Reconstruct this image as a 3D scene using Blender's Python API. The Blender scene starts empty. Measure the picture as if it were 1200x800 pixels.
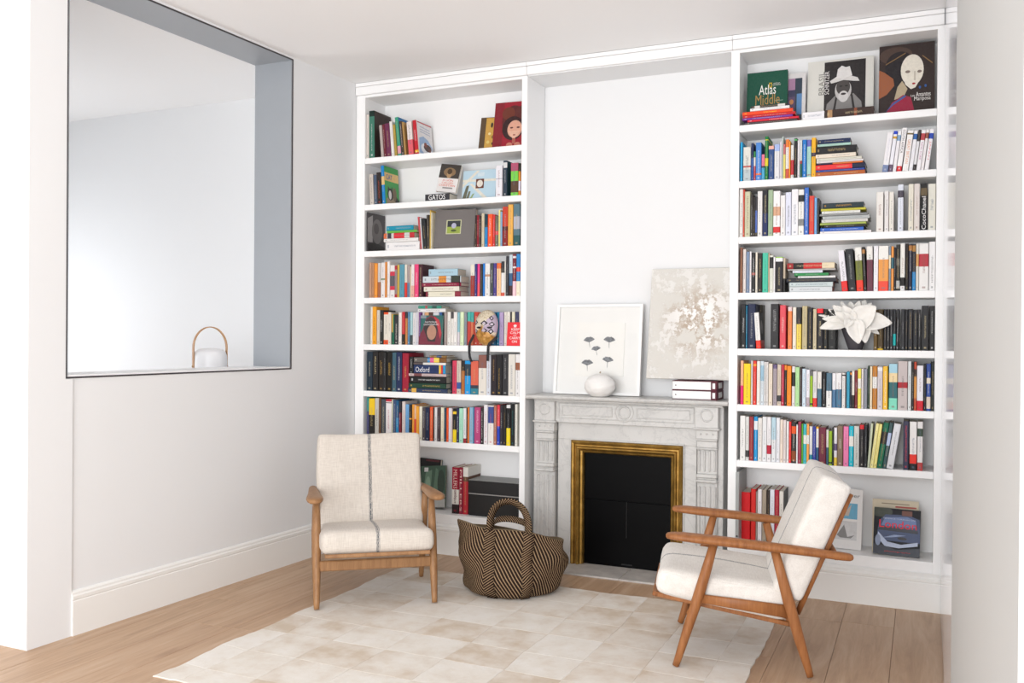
import bpy, bmesh, math, random
from mathutils import Vector, Matrix
random.seed(7)
SC = bpy.context.scene
COL = SC.collection
# ------------------------------------------------------------------ camera
F_PX = 1066.2782
CAM = Vector((3.57852, -5.39808, 1.45608))
YAW, PIT, ROL = .4237, .0042, .0075
_R = Vector((math.cos(YAW), math.sin(YAW), 0)); _F = Vector((-math.sin(YAW), math.cos(YAW), 0)); _U = Vector((0, 0, 1))
F2 = _F*math.cos(PIT) - _U*math.sin(PIT); U2 = _U*math.cos(PIT) + _F*math.sin(PIT)
R3 = _R*math.cos(ROL) + U2*math.sin(ROL); U3 = U2*math.cos(ROL) - _R*math.sin(ROL)
cd = bpy.data.cameras.new('camera'); cam = bpy.data.objects.new('camera', cd); COL.objects.link(cam)
cd.sensor_width = 36; cd.sensor_fit = 'HORIZONTAL'; cd.lens = F_PX/1200*36; cd.clip_start = .05
M = Matrix((R3, U3, -F2)).transposed().to_4x4(); M.translation = CAM; cam.matrix_world = M
SC.camera = cam
def ray(u, v): return R3*((u-600)/F_PX) - U3*((v-400)/F_PX) + F2
def at(u, v, Y=0.0):                       # point where a photo pixel meets the plane y = Y
    d = ray(u, v); return CAM + d*((Y-CAM.y)/d.y)
# ------------------------------------------------------------------ light
W = bpy.data.worlds.new('world'); SC.world = W; W.use_nodes = True
W.node_tree.nodes['Background'].inputs[0].default_value = (.94, .97, 1, 1)
W.node_tree.nodes['Background'].inputs[1].default_value = 1.15
def area(name, loc, target, sx, sy, power, col=(1, 1, 1)):
    l = bpy.data.lights.new(name, 'AREA'); l.shape = 'RECTANGLE'; l.size = sx; l.size_y = sy; l.energy = power; l.color = col
    o = bpy.data.objects.new(name, l); COL.objects.link(o); o.location = loc
    o.rotation_euler = (Vector(target)-Vector(loc)).to_track_quat('-Z', 'Y').to_euler(); return o
area('window_light_street', (2.4, -7.4, 1.5), (1.0, -2.2, 3.1), 4.2, 2.6, 330, (.985, .99, 1))
area('window_light_side', (-3.4, -6.0, 1.9), (1.5, -1.5, .6), 2.2, 2.4, 30, (.96, .98, 1))
area('window_light_next_room', (-3.6, -1.25, 1.35), (-1.2, -.2, 1.1), 1.7, 1.6, 72, (.92, .955, 1))
vs = SC.view_settings; vs.view_transform = 'Standard'; vs.look = 'None'; vs.gamma = 1; vs.exposure = -0.18; vs.use_curve_mapping = False
# ------------------------------------------------------------------ helpers
def lin(c):
    return c/12.92 if c <= .04045 else ((c+.055)/1.055)**2.4
def hx(h):
    return tuple(lin(int(h[i:i+2], 16)/255) for i in (0, 2, 4)) + (1.0,)
def tag(o, label=None, cat=None, group=None, kind=None):
    if label: o['label'] = label
    if cat: o['category'] = cat
    if group: o['group'] = group
    if kind: o['kind'] = kind
    return o
class NT:
    def __init__(s, name):
        s.m = bpy.data.materials.new(name); s.m.use_nodes = True; s.t = s.m.node_tree; s.b = s.t.nodes['Principled BSDF']
    def n(s, typ, **kw):
        nd = s.t.nodes.new(typ)
        for k, v in kw.items():
            if k.startswith('i_'):
                key = k[2:]; key = int(key) if key.isdigit() else key.replace('_', ' ')
                if hasattr(v, 'is_output'): s.t.links.new(v, nd.inputs[key])
                else: nd.inputs[key].default_value = v
            else: setattr(nd, k, v)
        return nd
    def math(s, op, a, b=0.0, c=None):
        kw = dict(operation=op, i_0=a, i_1=b)
        if c is not None: kw['i_2'] = c
        return s.n('ShaderNodeMath', **kw).outputs[0]
    def mix(s, f, a, b):
        nd = s.t.nodes.new('ShaderNodeMix'); nd.data_type = 'RGBA'
        for i, v in ((0, f), (6, a), (7, b)):
            if hasattr(v, 'is_output'): s.t.links.new(v, nd.inputs[i])
            else: nd.inputs[i].default_value = v
        return nd.outputs[2]
    def set(s, **kw):
        for k, v in kw.items():
            k = k.replace('_', ' ')
            if hasattr(v, 'is_output'): s.t.links.new(v, s.b.inputs[k])
            else: s.b.inputs[k].default_value = v
        return s
    def coord(s, which='Object', scale=(1, 1, 1), rot=(0, 0, 0), loc=(0, 0, 0)):
        tc = s.n('ShaderNodeTexCoord')
        mp = s.n('ShaderNodeMapping', i_Vector=tc.outputs[which], i_Scale=scale, i_Rotation=rot, i_Location=loc)
        return mp.outputs[0]
    def noise(s, vec, scale, detail=3, rough=.5):
        nd = s.n('ShaderNodeTexNoise', i_Vector=vec, i_Scale=scale, i_Detail=detail, i_Roughness=rough); return nd.outputs[0]
    def ramp(s, f, stops):
        nd = s.n('ShaderNodeValToRGB', i_0=f); el = nd.color_ramp.elements
        while len(el) < len(stops): el.new(.5)
        for e, (p, c) in zip(el, stops): e.position = p; e.color = c
        return nd.outputs[0]
    def bump(s, h, strength=.2, dist=.01):
        nd = s.n('ShaderNodeBump', i_Height=h, i_Strength=strength, i_Distance=dist); s.t.links.new(nd.outputs[0], s.b.inputs['Normal']); return s
MATS = {}
def plain(name, h, rough=.5, metal=0.0, var=.03, spec=.5):
    if name in MATS: return MATS[name]
    t = NT(name); c = hx(h); nz = t.noise(t.coord('Object'), 9, 2)
    lo = tuple(x*(1-var) for x in c[:3])+(1,); hi = tuple(min(1, x*(1+var)) for x in c[:3])+(1,)
    t.set(Base_Color=t.mix(nz, lo, hi), Roughness=rough, Metallic=metal, Specular_IOR_Level=spec); MATS[name] = t.m; return t.m
def wood(name, a, b, scale=(28, 28, 3), rough=.45):
    t = NT(name); v = t.coord('Object', scale); n1 = t.noise(v, 1.6, 5, .6); n2 = t.noise(v, 7, 3, .6)
    f = t.math('ADD', t.math('MULTIPLY', n1, .75), t.math('MULTIPLY', n2, .3))
    t.set(Base_Color=t.ramp(f, [(.32, hx(a)), (.68, hx(b))]), Roughness=rough, Specular_IOR_Level=.35); t.bump(n2, .08, .002); MATS[name] = t.m; return t.m
class MB:
    """collects faces; build() makes ONE mesh object"""
    def __init__(s): s.v = []; s.f = []; s.mi = []; s.c = []; s.uv = []; s.sm = []
    def face(s, vs, mi=0, c=None, uv=None, sm=False):
        i = len(s.v); s.v += [tuple(p) for p in vs]; s.f.append(tuple(range(i, i+len(vs)))); s.mi.append(mi); s.c.append(c); s.uv.append(uv); s.sm.append(sm)
    def raw(s, vs, fs, mi=0, sm=False, c=None, uvs=None):
        i = len(s.v); s.v += [tuple(p) for p in vs]
        for k, f in enumerate(fs):
            s.f.append(tuple(i+j for j in f)); s.mi.append(mi); s.c.append(c); s.uv.append(uvs[k] if uvs else None); s.sm.append(sm)
    def box(s, x0, x1, y0, y1, z0, z1, ch=0.0, mi=0, c=None, mat=None):
        if x0 > x1: x0, x1 = x1, x0
        if y0 > y1: y0, y1 = y1, y0
        if z0 > z1: z0, z1 = z1, z0
        ch = min(ch, .45*min(x1-x0, y1-y0, z1-z0))
        if ch <= 0:
            vs = [(x, y, z) for x in (x0, x1) for y in (y0, y1) for z in (z0, z1)]
            fs = [(0, 1, 3, 2), (4, 6, 7, 5), (0, 4, 5, 1), (2, 3, 7, 6), (0, 2, 6, 4), (1, 5, 7, 3)]
        else:
            vs = []; idx = {}
            for i, (x, sx) in enumerate(((x0, 1), (x1, -1))):
                for j, (y, sy) in enumerate(((y0, 1), (y1, -1))):
                    for k, (z, sz) in enumerate(((z0, 1), (z1, -1))):
                        for a in range(3):
                            idx[i, j, k, a] = len(vs)
                            vs.append((x+(ch*sx if a != 0 else 0), y+(ch*sy if a != 1 else 0), z+(ch*sz if a != 2 else 0)))
            fs = []
            for a in range(3):
                for q in (0, 1):
                    o = []
                    for (p, r) in ((0, 0), (1, 0), (1, 1), (0, 1)):
                        t = [p, r]; t.insert(a, q); o.append(idx[t[0], t[1], t[2], a])
                    fs.append(tuple(o))
            for a in range(3):
                b, d = [(1, 2), (0, 2), (0, 1)][a]
                for p in (0, 1):
                    for r in (0, 1):
                        def g(q, ax):
                            t = [0, 0, 0]; t[a] = q; t[b] = p; t[d] = r; return idx[t[0], t[1], t[2], ax]
                        fs.append((g(0, b), g(1, b), g(1, d), g(0, d)))
            for i in (0, 1):
                for j in (0, 1):
                    for k in (0, 1): fs.append((idx[i, j, k, 0], idx[i, j, k, 1], idx[i, j, k, 2]))
        if mat: vs = [tuple(mat @ Vector(p)) for p in vs]
        s.raw(vs, fs, mi, False, c); return s
    def loft(s, rings, closed=True, caps=True, sm=True, mi=0):
        n = len(rings[0]); vs = [p for r in rings for p in r]; fs = []
        for i in range(len(rings)-1):
            for j in range(n if closed else n-1):
                fs.append((i*n+j, i*n+(j+1) % n, (i+1)*n+(j+1) % n, (i+1)*n+j))
        s.raw(vs, fs, mi, sm)
        if caps: s.raw(rings[0], [tuple(range(n))[::-1]], mi); s.raw(rings[-1], [tuple(range(n))], mi)
        return s
    def limb(s, pts, n=12, power=2.0, sm=True, mi=0):
        """pts: (centre, half width a, half depth b); sections perpendicular to path, a along world x"""
        rings = []
        for i, (c, a, b) in enumerate(pts):
            c = Vector(c); p = Vector(pts[max(0, i-1)][0]); q = Vector(pts[min(len(pts)-1, i+1)][0]); t = (q-p).normalized()
            e1 = Vector((1, 0, 0)); 
            if abs(t.x) > .9: e1 = Vector((0, 1, 0))
            e1 = (e1 - t*e1.dot(t)).normalized(); e2 = t.cross(e1)
            ring = []
            for k in range(n):
                an = 2*math.pi*k/n; co, si = math.cos(an), math.sin(an)
                ring.append(c + e1*a*math.copysign(abs(co)**(2/power), co) + e2*b*math.copysign(abs(si)**(2/power), si))
            rings.append(ring)
        return s.loft(rings, sm=sm, mi=mi)
    def lathe(s, prof, n=24, centre=(0, 0, 0), sm=True, caps=True, mi=0):
        return s.loft([[(centre[0]+r*math.cos(2*math.pi*k/n), centre[1]+r*math.sin(2*math.pi*k/n), centre[2]+z) for k in range(n)] for r, z in prof], sm=sm, caps=caps, mi=mi)
    def build(s, name, mats, parent=None, loc=None, rot=None, recalc=True):
        me = bpy.data.meshes.new(name); me.from_pydata(s.v, [], s.f)
        if not isinstance(mats, (list, tuple)): mats = [mats]
        for m in mats: me.materials.append(m)
        me.polygons.foreach_set('material_index', s.mi); me.polygons.foreach_set('use_smooth', s.sm)
        if any(c is not None for c in s.c):
            ca = me.color_attributes.new('Col', 'FLOAT_COLOR', 'CORNER'); d = []
            for p, c in zip(me.polygons, s.c): d += list(c or (1, 1, 1, 1))*p.loop_total
            ca.data.foreach_set('color', d)
        if any(u is not None for u in s.uv):
            ul = me.uv_layers.new(name='UVMap'); d = []
            for p, u in zip(me.polygons, s.uv):
                d += [x for q in (u or [(-3, -3)]*p.loop_total) for x in q]
            ul.data.foreach_set('uv', d)
        if recalc:
            bm = bmesh.new(); bm.from_mesh(me)
            if any(s.sm): bmesh.ops.remove_doubles(bm, verts=bm.verts, dist=1e-6)
            bmesh.ops.recalc_face_normals(bm, faces=bm.faces); bm.to_mesh(me); bm.free()
        me.update()
        o = bpy.data.objects.new(name, me); COL.objects.link(o)
        if parent is not None: o.parent = parent
        if loc is not None: o.location = loc
        if rot is not None: o.rotation_euler = rot
        return o
def empty(name, loc=(0, 0, 0), rot=(0, 0, 0), label=None, cat=None, group=None, kind=None):
    o = bpy.data.objects.new(name, None); o.empty_display_size = .1; COL.objects.link(o); o.location = loc; o.rotation_euler = rot
    return tag(o, label, cat, group, kind)
def bx(name, mat, parent, x0, x1, y0, y1, z0, z1, ch=.002, **k):
    return MB().box(x0, x1, y0, y1, z0, z1, ch).build(name, mat, parent, **k)
def text_mesh(name, body, mat, parent, w, h, origin, xdir, ydir, depth=.0004):
    """lettering as thin real geometry fitted to a w x h box whose lower-left corner is origin"""
    cu = bpy.data.curves.new('lettering', 'FONT'); cu.body = body; cu.resolution_u = 2; cu.align_x = 'CENTER'
    tmp = bpy.data.objects.new('lettering', cu); me = bpy.data.meshes.new_from_object(tmp)
    bpy.data.objects.remove(tmp); bpy.data.curves.remove(cu)
    xs = [v.co.x for v in me.vertices]; ys = [v.co.y for v in me.vertices]; a, b, c, d = min(xs), max(xs), min(ys), max(ys)
    xd = Vector(xdir).normalized(); yd = Vector(ydir).normalized(); nn = xd.cross(yd); O = Vector(origin)
    for v in me.vertices: v.co = O + xd*((v.co.x-a)/(b-a)*w) + yd*((v.co.y-c)/(d-c)*h) + nn*depth
    me.name = name; me.materials.clear(); me.materials.append(mat)
    o = bpy.data.objects.new(name, me); COL.objects.link(o); o.parent = parent; return o
def ink(h):
    return plain('ink_'+h, h, .5, 0, .02, .3)
# ------------------------------------------------------------------ materials
def wallpaint(name, h, rough=.6):
    t = NT(name); v = t.coord('Object'); n = t.noise(v, 60, 3); c = hx(h)
    t.set(Base_Color=t.mix(t.noise(v, 1.3, 2), tuple(x*.985 for x in c[:3])+(1,), c), Roughness=rough, Specular_IOR_Level=.3); t.bump(n, .03, .002); return t.m
M_WALL = wallpaint('wall_paint', 'ecedee'); M_CEIL = wallpaint('ceiling_paint', 'fafafa'); M_WHITE = wallpaint('white_lacquer', 'f8f8f8', .4)
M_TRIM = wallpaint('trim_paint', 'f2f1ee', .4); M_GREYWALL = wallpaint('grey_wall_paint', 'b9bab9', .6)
M_STEEL = plain('grey_metal_liner', '9fa4aa', .4, .0, .02); M_EDGE = plain('dark_metal_edge', '4a4548', .4, .5)
def floor_mat():
    t = NT('oiled_oak_planks'); oi = t.n('ShaderNodeObjectInfo'); tc = t.n('ShaderNodeTexCoord')
    off = t.n('ShaderNodeCombineXYZ', i_0=t.math('MULTIPLY', oi.outputs['Random'], 37.0), i_1=t.math('MULTIPLY', oi.outputs['Random'], 91.0))
    v = t.n('ShaderNodeVectorMath', operation='ADD', i_0=tc.outputs['Object'], i_1=off.outputs[0]).outputs[0]
    v2 = t.n('ShaderNodeMapping', i_Vector=v, i_Scale=(16, 1.3, 1)).outputs[0]
    d = t.n('ShaderNodeTexNoise', i_Vector=v2, i_Scale=1.0, i_Detail=5, i_Roughness=.62, i_Distortion=1.1).outputs[0]
    fine = t.n('ShaderNodeTexNoise', i_Vector=t.n('ShaderNodeMapping', i_Vector=v, i_Scale=(170, 9, 1)).outputs[0], i_Scale=1.0, i_Detail=2).outputs[0]
    c = t.ramp(d, [(.28, hx('ab8c70')), (.5, hx('c4a486')), (.72, hx('d3b99e'))])
    c = t.mix(t.math('MULTIPLY', fine, .28), c, hx('8f6d52'))
    kn = t.n('ShaderNodeTexVoronoi', i_Vector=t.n('ShaderNodeMapping', i_Vector=v, i_Scale=(2.6, .9, 1)).outputs[0], i_Scale=1.0).outputs[0]
    knm = t.ramp(kn, [(.02, (1, 1, 1, 1)), (.075, (0, 0, 0, 1))])
    c = t.mix(t.math('MULTIPLY', knm, .65), c, hx('5d4636'))
    c = t.mix(t.math('MULTIPLY', oi.outputs['Random'], .35), c, t.mix(.5, c, hx('b08c70')))
    t.set(Base_Color=c, Roughness=.42, Specular_IOR_Level=.4); t.bump(fine, .06, .002); return t.m
M_FLOOR = floor_mat()
def printed():
    """shared by all books: cover colours and title colour come from the mesh, the title is illegible line print"""
    t = NT('printed_book_cover'); col = t.n('ShaderNodeVertexColor', layer_name='Col').outputs[0]
    ta = t.n('ShaderNodeAttribute', attribute_type='GEOMETRY', attribute_name='Txt'); txt, rnd = ta.outputs['Color'], ta.outputs['Alpha']
    uv = t.n('ShaderNodeSeparateXYZ', i_0=t.n('ShaderNodeUVMap', uv_map='UVMap').outputs[0]); u, v = uv.outputs[0], uv.outputs[1]
    fr = lambda k: t.math('FRACT', t.math('MULTIPLY', rnd, k))
    du = t.math('ABSOLUTE', t.math('SUBTRACT', u, .5))
    inu = t.math('LESS_THAN', du, t.math('ADD', .08, t.math('MULTIPLY', fr(7.3), .10)))
    lo = t.math('ADD', .14, t.math('MULTIPLY', fr(17.1), .3)); hi = t.math('ADD', .66, t.math('MULTIPLY', fr(29.7), .26))
    inv = t.math('MULTIPLY', t.math('GREATER_THAN', v, lo), t.math('LESS_THAN', v, hi))
    vec = t.n('ShaderNodeCombineXYZ', i_0=t.math('MULTIPLY', u, 2.2), i_1=t.math('ADD', t.math('MULTIPLY', v, 95.0), t.math('MULTIPLY', rnd, 500.0)))
    let = t.math('GREATER_THAN', t.noise(vec.outputs[0], 1.0, 1), .5)
    m1 = t.math('MULTIPLY', t.math('MULTIPLY', inu, inv), let)
    mk = t.math('MULTIPLY', t.math('LESS_THAN', du, .16), t.math('MULTIPLY', t.math('GREATER_THAN', v, .045), t.math('LESS_THAN', v, .085)))
    m = t.math('MULTIPLY', t.math('MAXIMUM', m1, mk), .55)
    g = t.noise(t.coord('Object'), 70, 2)
    base = t.mix(t.math('MULTIPLY', g, .16), col, t.mix(.5, col, (.25, .25, .25, 1)))
    t.set(Base_Color=t.mix(m, base, txt), Roughness=.48, Specular_IOR_Level=.2); return t.m
M_PRINT = printed()
def art_mat():
    t = NT('printed_picture'); col = t.n('ShaderNodeVertexColor', layer_name='Col').outputs[0]; n = t.noise(t.coord('Object'), 55, 4, .65)
    t.set(Base_Color=t.mix(t.ramp(n, [(.3, (0, 0, 0, 1)), (.75, (.4, .4, .4, 1))]), col, t.mix(.5, col, (.12, .1, .1, 1))), Roughness=.4, Specular_IOR_Level=.35); return t.m
M_ART = art_mat()
def pages():
    t = NT('page_block'); v = t.coord('Object', (160, 160, 160)); n = t.noise(v, 1, 2)
    t.set(Base_Color=t.mix(n, hx('cfc5b4'), hx('e9e2d6')), Roughness=.8); return t.m
M_PAGES = pages()
def marble():
    t = NT('carrara_marble'); v = t.coord('Object', (1, 1, 1), (.4, .3, .6))
    w = t.n('ShaderNodeTexNoise', i_Vector=v, i_Scale=3.2, i_Detail=8, i_Roughness=.62, i_Distortion=1.6).outputs[0]
    vein = t.math('ABSOLUTE', t.math('SUBTRACT', w, .5)); vm = t.ramp(vein, [(.0, (1, 1, 1, 1)), (.028, (0, 0, 0, 1))])
    sp = t.noise(v, 38, 4, .7); cl = t.noise(v, 5, 4)
    c = t.mix(cl, hx('c2c1be'), hx('d6d4d1')); c = t.mix(t.math('MULTIPLY', vm, .22), c, hx('8f8f90'))
    c = t.mix(t.ramp(sp, [(.56, (0, 0, 0, 1)), (.8, (.4, .4, .4, 1))]), c, hx('9c9c9c'))
    t.set(Base_Color=c, Roughness=.38); return t.m
M_MARBLE = marble()
def brass():
    t = NT('aged_brass'); v = t.coord('Object', (6, 6, 6)); n = t.noise(v, 3, 4, .6)
    t.set(Base_Color=t.ramp(n, [(.25, hx('7d6130')), (.55, hx('a5803e')), (.8, hx('c2a05c'))]), Metallic=.8, Roughness=.42); return t.m
M_BRASS = brass()
def linen(name, a, b, stripe=True):
    t = NT(name); tc = t.n('ShaderNodeTexCoord'); o = tc.outputs['Object']
    w1 = t.n('ShaderNodeTexNoise', i_Vector=t.n('ShaderNodeMapping', i_Vector=o, i_Scale=(22, 260, 260)).outputs[0], i_Scale=1.0, i_Detail=2).outputs[0]
    w2 = t.n('ShaderNodeTexNoise', i_Vector=t.n('ShaderNodeMapping', i_Vector=o, i_Scale=(260, 22, 22)).outputs[0], i_Scale=1.0, i_Detail=2).outputs[0]
    w = t.math('MULTIPLY', t.math('ADD', w1, w2), .5)
    c = t.ramp(w, [(.36, hx(a)), (.62, hx(b))])
    if stripe:
        x = t.n('ShaderNodeSeparateXYZ', i_0=o).outputs[0]; sm = None
        for cx, hw in ((-.0085, .0016), (-.001, .0042), (.0075, .0016)):
            k = t.math('LESS_THAN', t.math('ABSOLUTE', t.math('SUBTRACT', x, cx)), hw); sm = k if sm is None else t.math('MAXIMUM', sm, k)
        br = t.ramp(t.n('ShaderNodeTexNoise', i_Vector=t.n('ShaderNodeMapping', i_Vector=o, i_Scale=(300, 90, 90)).outputs[0], i_Scale=1.0).outputs[0], [(.35, (.35, .35, .35, 1)), (.6, (1, 1, 1, 1))])
        c = t.mix(t.math('MULTIPLY', sm, br), c, hx('4b525c'))
    t.set(Base_Color=c, Roughness=.9, Specular_IOR_Level=.15, Sheen_Weight=.15); t.bump(w, .35, .0025); return t.m
M_LINEN_A = linen('natural_linen', 'ccc3b9', 'dbd3c9'); M_LINEN_B = linen('white_linen', 'dad5ce', 'e9e5df')
M_OAK = wood('light_oak_chair', '87603f', 'ab8057'); M_TEAK = wood('teak_chair', '804d29', 'a86f42')
# ------------------------------------------------------------------ room shell
H = 3.235; XR = 3.677; BW = .30; LWX, LWS = -.074, .039         # ceiling, right wall, back wall y, left wall x at y=0 and its skew
def lw(y, off=0.0): return LWX + LWS*y + off
fl = tag(bx('floor', plain('sub_floor', '6d5644', .7), None, -3.7, 4.6, -6.6, .5, -.06, -.018, 0), kind='structure')
pk = 0
X = -3.54
while X < 3.9:
    y = .34 if X > -.4 else .0; first = True
    rr = random.Random(int(X*1000)); y -= 0
    cuts = [.34]
    known = {3.21: [-.40, -2.4], 3.46: [-2.0], 2.96: [-.42, -2.5], -.04: [-1.475], .21: [-1.85]}
    key = min(known, key=lambda k: abs(k-X))
    if abs(key-X) < .03: cuts += known[key]
    else: cuts += [-rr.uniform(.3, 1.9)]
    while cuts[-1] > -6.3: cuts.append(cuts[-1]-rr.uniform(1.7, 2.3))
    for a, b in zip(cuts[:-1], cuts[1:]):
        b = max(b, -6.55)
        if a - b < .1: continue
        m = MB().box(-.1243, .1243, -(a-b)/2+.0006, (a-b)/2-.0006, -.018, 0, .0014)
        m.build('plank', M_FLOOR, fl, (X+.125, (a+b)/2, 0)); pk += 1
    X += .25
tag(bx('ceiling', M_CEIL, None, -3.7, 4.6, -6.6, .6, H, H+.1, 0), kind='structure')
tag(bx('wall_back', M_WALL, None, -3.7, 4.6, BW, BW+.12, 0, H, 0), kind='structure')
# left wall with the pass-through opening: y from OY0 to OY1 above z = OZ
OY0, OY1, OZ, WEND, TH = -2.303, -.679, 1.25, -2.503, .285
def skew_box(mb, y0, y1, z0, z1, o0, o1):
    vs = [(lw(y, o), y, z) for o in (o0, o1) for y in (y0, y1) for z in (z0, z1)]
    mb.raw(vs, [(0, 1, 3, 2), (4, 6, 7, 5), (0, 4, 5, 1), (2, 3, 7, 6), (0, 2, 6, 4), (1, 5, 7, 3)]); return mb
m = MB(); skew_box(m, WEND, BW, 0, OZ, -TH, 0); skew_box(m, WEND, OY0, OZ, H, -TH, 0); skew_box(m, OY1, BW, OZ, H, -TH, 0); skew_box(m, OY0, OY1, H-.012, H, -TH, 0)
skew_box(m, WEND-.001, -2.2695, 0, OZ-.008, 0, .009); skew_box(m, WEND-.001, OY0-.006, OZ-.008, H, 0, .009)
wl = tag(m.build('wall_left', M_WALL), kind='structure')
win = tag(empty('window_1', (lw(-1.5), -1.5, OZ)), 'wide steel-lined opening through the left wall to the next room', None, None, 'structure')
def wpart(name, mat, y0, y1, z0, z1, o0, o1):
    m = MB(); skew_box(m, y0, y1, z0, z1, o0, o1); o = m.build(name, mat, win); o.matrix_parent_inverse = Matrix.Translation(-Vector(win.location)); return o
wpart('jamb', M_STEEL, OY1-.012, OY1, OZ, H-.012, -TH-.004, .001); wpart('jamb', M_STEEL, OY0, OY0+.012, OZ, H-.012, -TH-.004, .001)
wpart('header', M_STEEL, OY0, OY1, H-.024, H-.012, -TH-.004, .001); wpart('sill', M_WHITE, OY0, OY1, OZ, OZ+.010, -TH-.004, .0005)
for nm, a in (('edge_strip', (OY1-.004, OY1+.004, OZ-.004, H-.014)), ('edge_strip', (OY0-.004, OY0+.004, OZ-.004, H-.014)), ('edge_strip', (OY0, OY1, OZ-.006, OZ+.002)), ('edge_strip', (OY0, OY1, H-.022, H-.014))):
    wpart(nm, M_EDGE, *a, -.002, .004)
# baseboard on left wall: from y=-2.28 to the bookcase
def profile_run(mb, prof, p0, p1, out):
    """prof: (offset out, z); extruded p0 -> p1 (xy), out = unit vector away from the wall"""
    rings = [[(p[0]+out[0]*o, p[1]+out[1]*o, z) for o, z in prof] for p in (p0, p1)]
    return mb.loft(rings, closed=True, caps=True, sm=False)
BASE = [(0, 0), (.018, 0), (.018, .165), (.015, .170), (.018, .176), (.018, .190), (.012, .196), (.012, .206), (.006, .214), (0, .216)]
m = MB(); profile_run(m, BASE, (lw(-2.27), -2.27), (lw(-.02), -.02), (1, 0)); tag(m.build('baseboard_left', M_TRIM), kind='structure')
# right side: glossy white sliding panels, then the nearer grey wall
def gloss():
    t = NT('glossy_white_panel'); n = t.noise(t.coord('Object', (1, 6, .4)), 3, 2)
    t.set(Base_Color=hx('eef0f6'), Roughness=.09, IOR=1.3, Specular_IOR_Level=.5); t.bump(n, .012, .004); return t.m
M_GLOSS = gloss()
wr = tag(bx('wall_right', M_WALL, None, XR+.02, XR+.15, -4.40, BW, 0, H, 0), kind='structure')
PE = -2.34
for i, (a, b, o) in enumerate(((-.034, -1.17, -.003), (-1.178, PE+.01, -.008))):
    c = tag(empty('sliding_panel', (XR+.01, (a+b)/2, 0)), ('glossy white full-height panel on right wall touching the bookcase', 'glossy white full-height panel on right wall nearer the grey wall')[i], 'panel', 'glossy sliding panels on the right wall')
    p = bx('leaf', M_GLOSS, c, -.008+o, .008+o, -(a-b)/2, (a-b)/2, .012, H-.012, .002)
    bx('edge_profile', M_WHITE, c, -.0095+o, .008+o, -(a-b)/2-.004, -(a-b)/2+.012, .012, H-.012, .002)
tag(bx('trim_1', M_WHITE, None, XR-.008, XR+.02, PE-.03, PE+.006, 0, H-.002, .002), kind='structure')
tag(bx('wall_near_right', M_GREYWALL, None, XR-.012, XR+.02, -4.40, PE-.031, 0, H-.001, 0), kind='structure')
# next room seen through the opening
tag(bx('wall_next_room', M_WALL, None, -3.7, lw(0)-TH-.02, .02, .10, 0, H, 0), kind='structure')
tag(bx('wall_front_left', M_WALL, None, -3.7, lw(WEND)-TH, WEND, WEND+.1, 0, H, 0), kind='structure')
tag(bx('wall_next_room_side', M_WALL, None, -3.8, -3.7, -2.4, .10, 0, H, 0), kind='structure')  # unseen wall, added to keep excess sky light out of the next room
# ------------------------------------------------------------------ bookcases
SH0, PITCH, ST, SD = 2.7064, .32604, .040, .262       # top shelf height, pitch, thickness, depth
def shz(k):  # top surface of the shelf below compartment k (0..7)
    return SH0 - PITCH*k if k < 7 else .262
Z_TOP = 3.1495
def bookcase(side, x0, x1, xl, xr, label):
    """x0,x1: inner faces; xl,xr: outer faces"""
    b = empty('bookcase', ((x0+x1)/2, 0, 0), label=label, cat='bookcase', group='white built-in bookcases'); O = -Vector(b.location)
    def part(n, *a, ch=.0025, mat=M_WHITE):
        o = bx(n, mat, b, *a, ch); o.matrix_parent_inverse = Matrix.Translation(O); return o
    part('side_panel', xl, x0, 0, BW-.004, .0, Z_TOP); part('side_panel', x1, xr, 0, BW-.004, .0, Z_TOP)
    part('back_panel', x0, x1, SD, SD+.02, .2, Z_TOP, ch=0); part('top_panel', x0, x1, .004, SD, Z_TOP-.018, Z_TOP, ch=0)
    for k in range(7): part('shelf', x0+.0005, x1-.0005, 0, SD, shz(k)-ST, shz(k))
    part('base_shelf', x0, x1, .0, SD, .202, .262)
    part('plinth_board', x0, x1, .001, .02, 0, .202, ch=0)
    m = MB(); profile_run(m, [(0, 0), (.03, 0), (.03, .150), (.027, .154), (.03, .160), (.03, .172), (.022, .178), (.022, .188), (.008, .196), (0, .2)], (xl, 0), (xr, 0), (0, -1))
    o = m.build('baseboard', M_TRIM, b); o.matrix_parent_inverse = Matrix.Translation(O)
    return b
XA0, XA1, XB0, XB1 = 0.0, 1.2, 2.592, 3.640
bookcase('left', XA0, XA1, lw(0)+.003, 1.24, 'white bookcase left of fireplace, eight compartments full of books')
bookcase('right', XB0, XB1, 2.542, XR+.018, 'white bookcase right of fireplace, eight compartments full of books')
fas = empty('cornice_board', (1.8, 0, Z_TOP), label='white fascia board running above both bookcases and the chimney niche', cat='fascia')
for a, b in ((lw(0)+.003, 1.238), (1.240, 2.549), (2.551, XR-.004)):
    o = bx('board_section', M_WHITE, fas, a-1.8, b-1.8, -.014, .012, .001, .056, .002)
    o = bx('cap_strip', M_WHITE, fas, a-1.8, b-1.8, -.018, .012, .058, .083, .002)
tag(bx('trim_2', M_WALL, None, 1.2405, 2.5415, .012, BW, Z_TOP-.004, H, 0), kind='structure')
tag(bx('trim_3', M_WALL, None, lw(0)+.003, 1.24, .012, BW, Z_TOP+.001, H-.001, 0), kind='structure')
tag(bx('trim_4', M_WALL, None, 2.542, XR, .012, BW, Z_TOP+.001, H-.001, 0), kind='structure')
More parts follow.
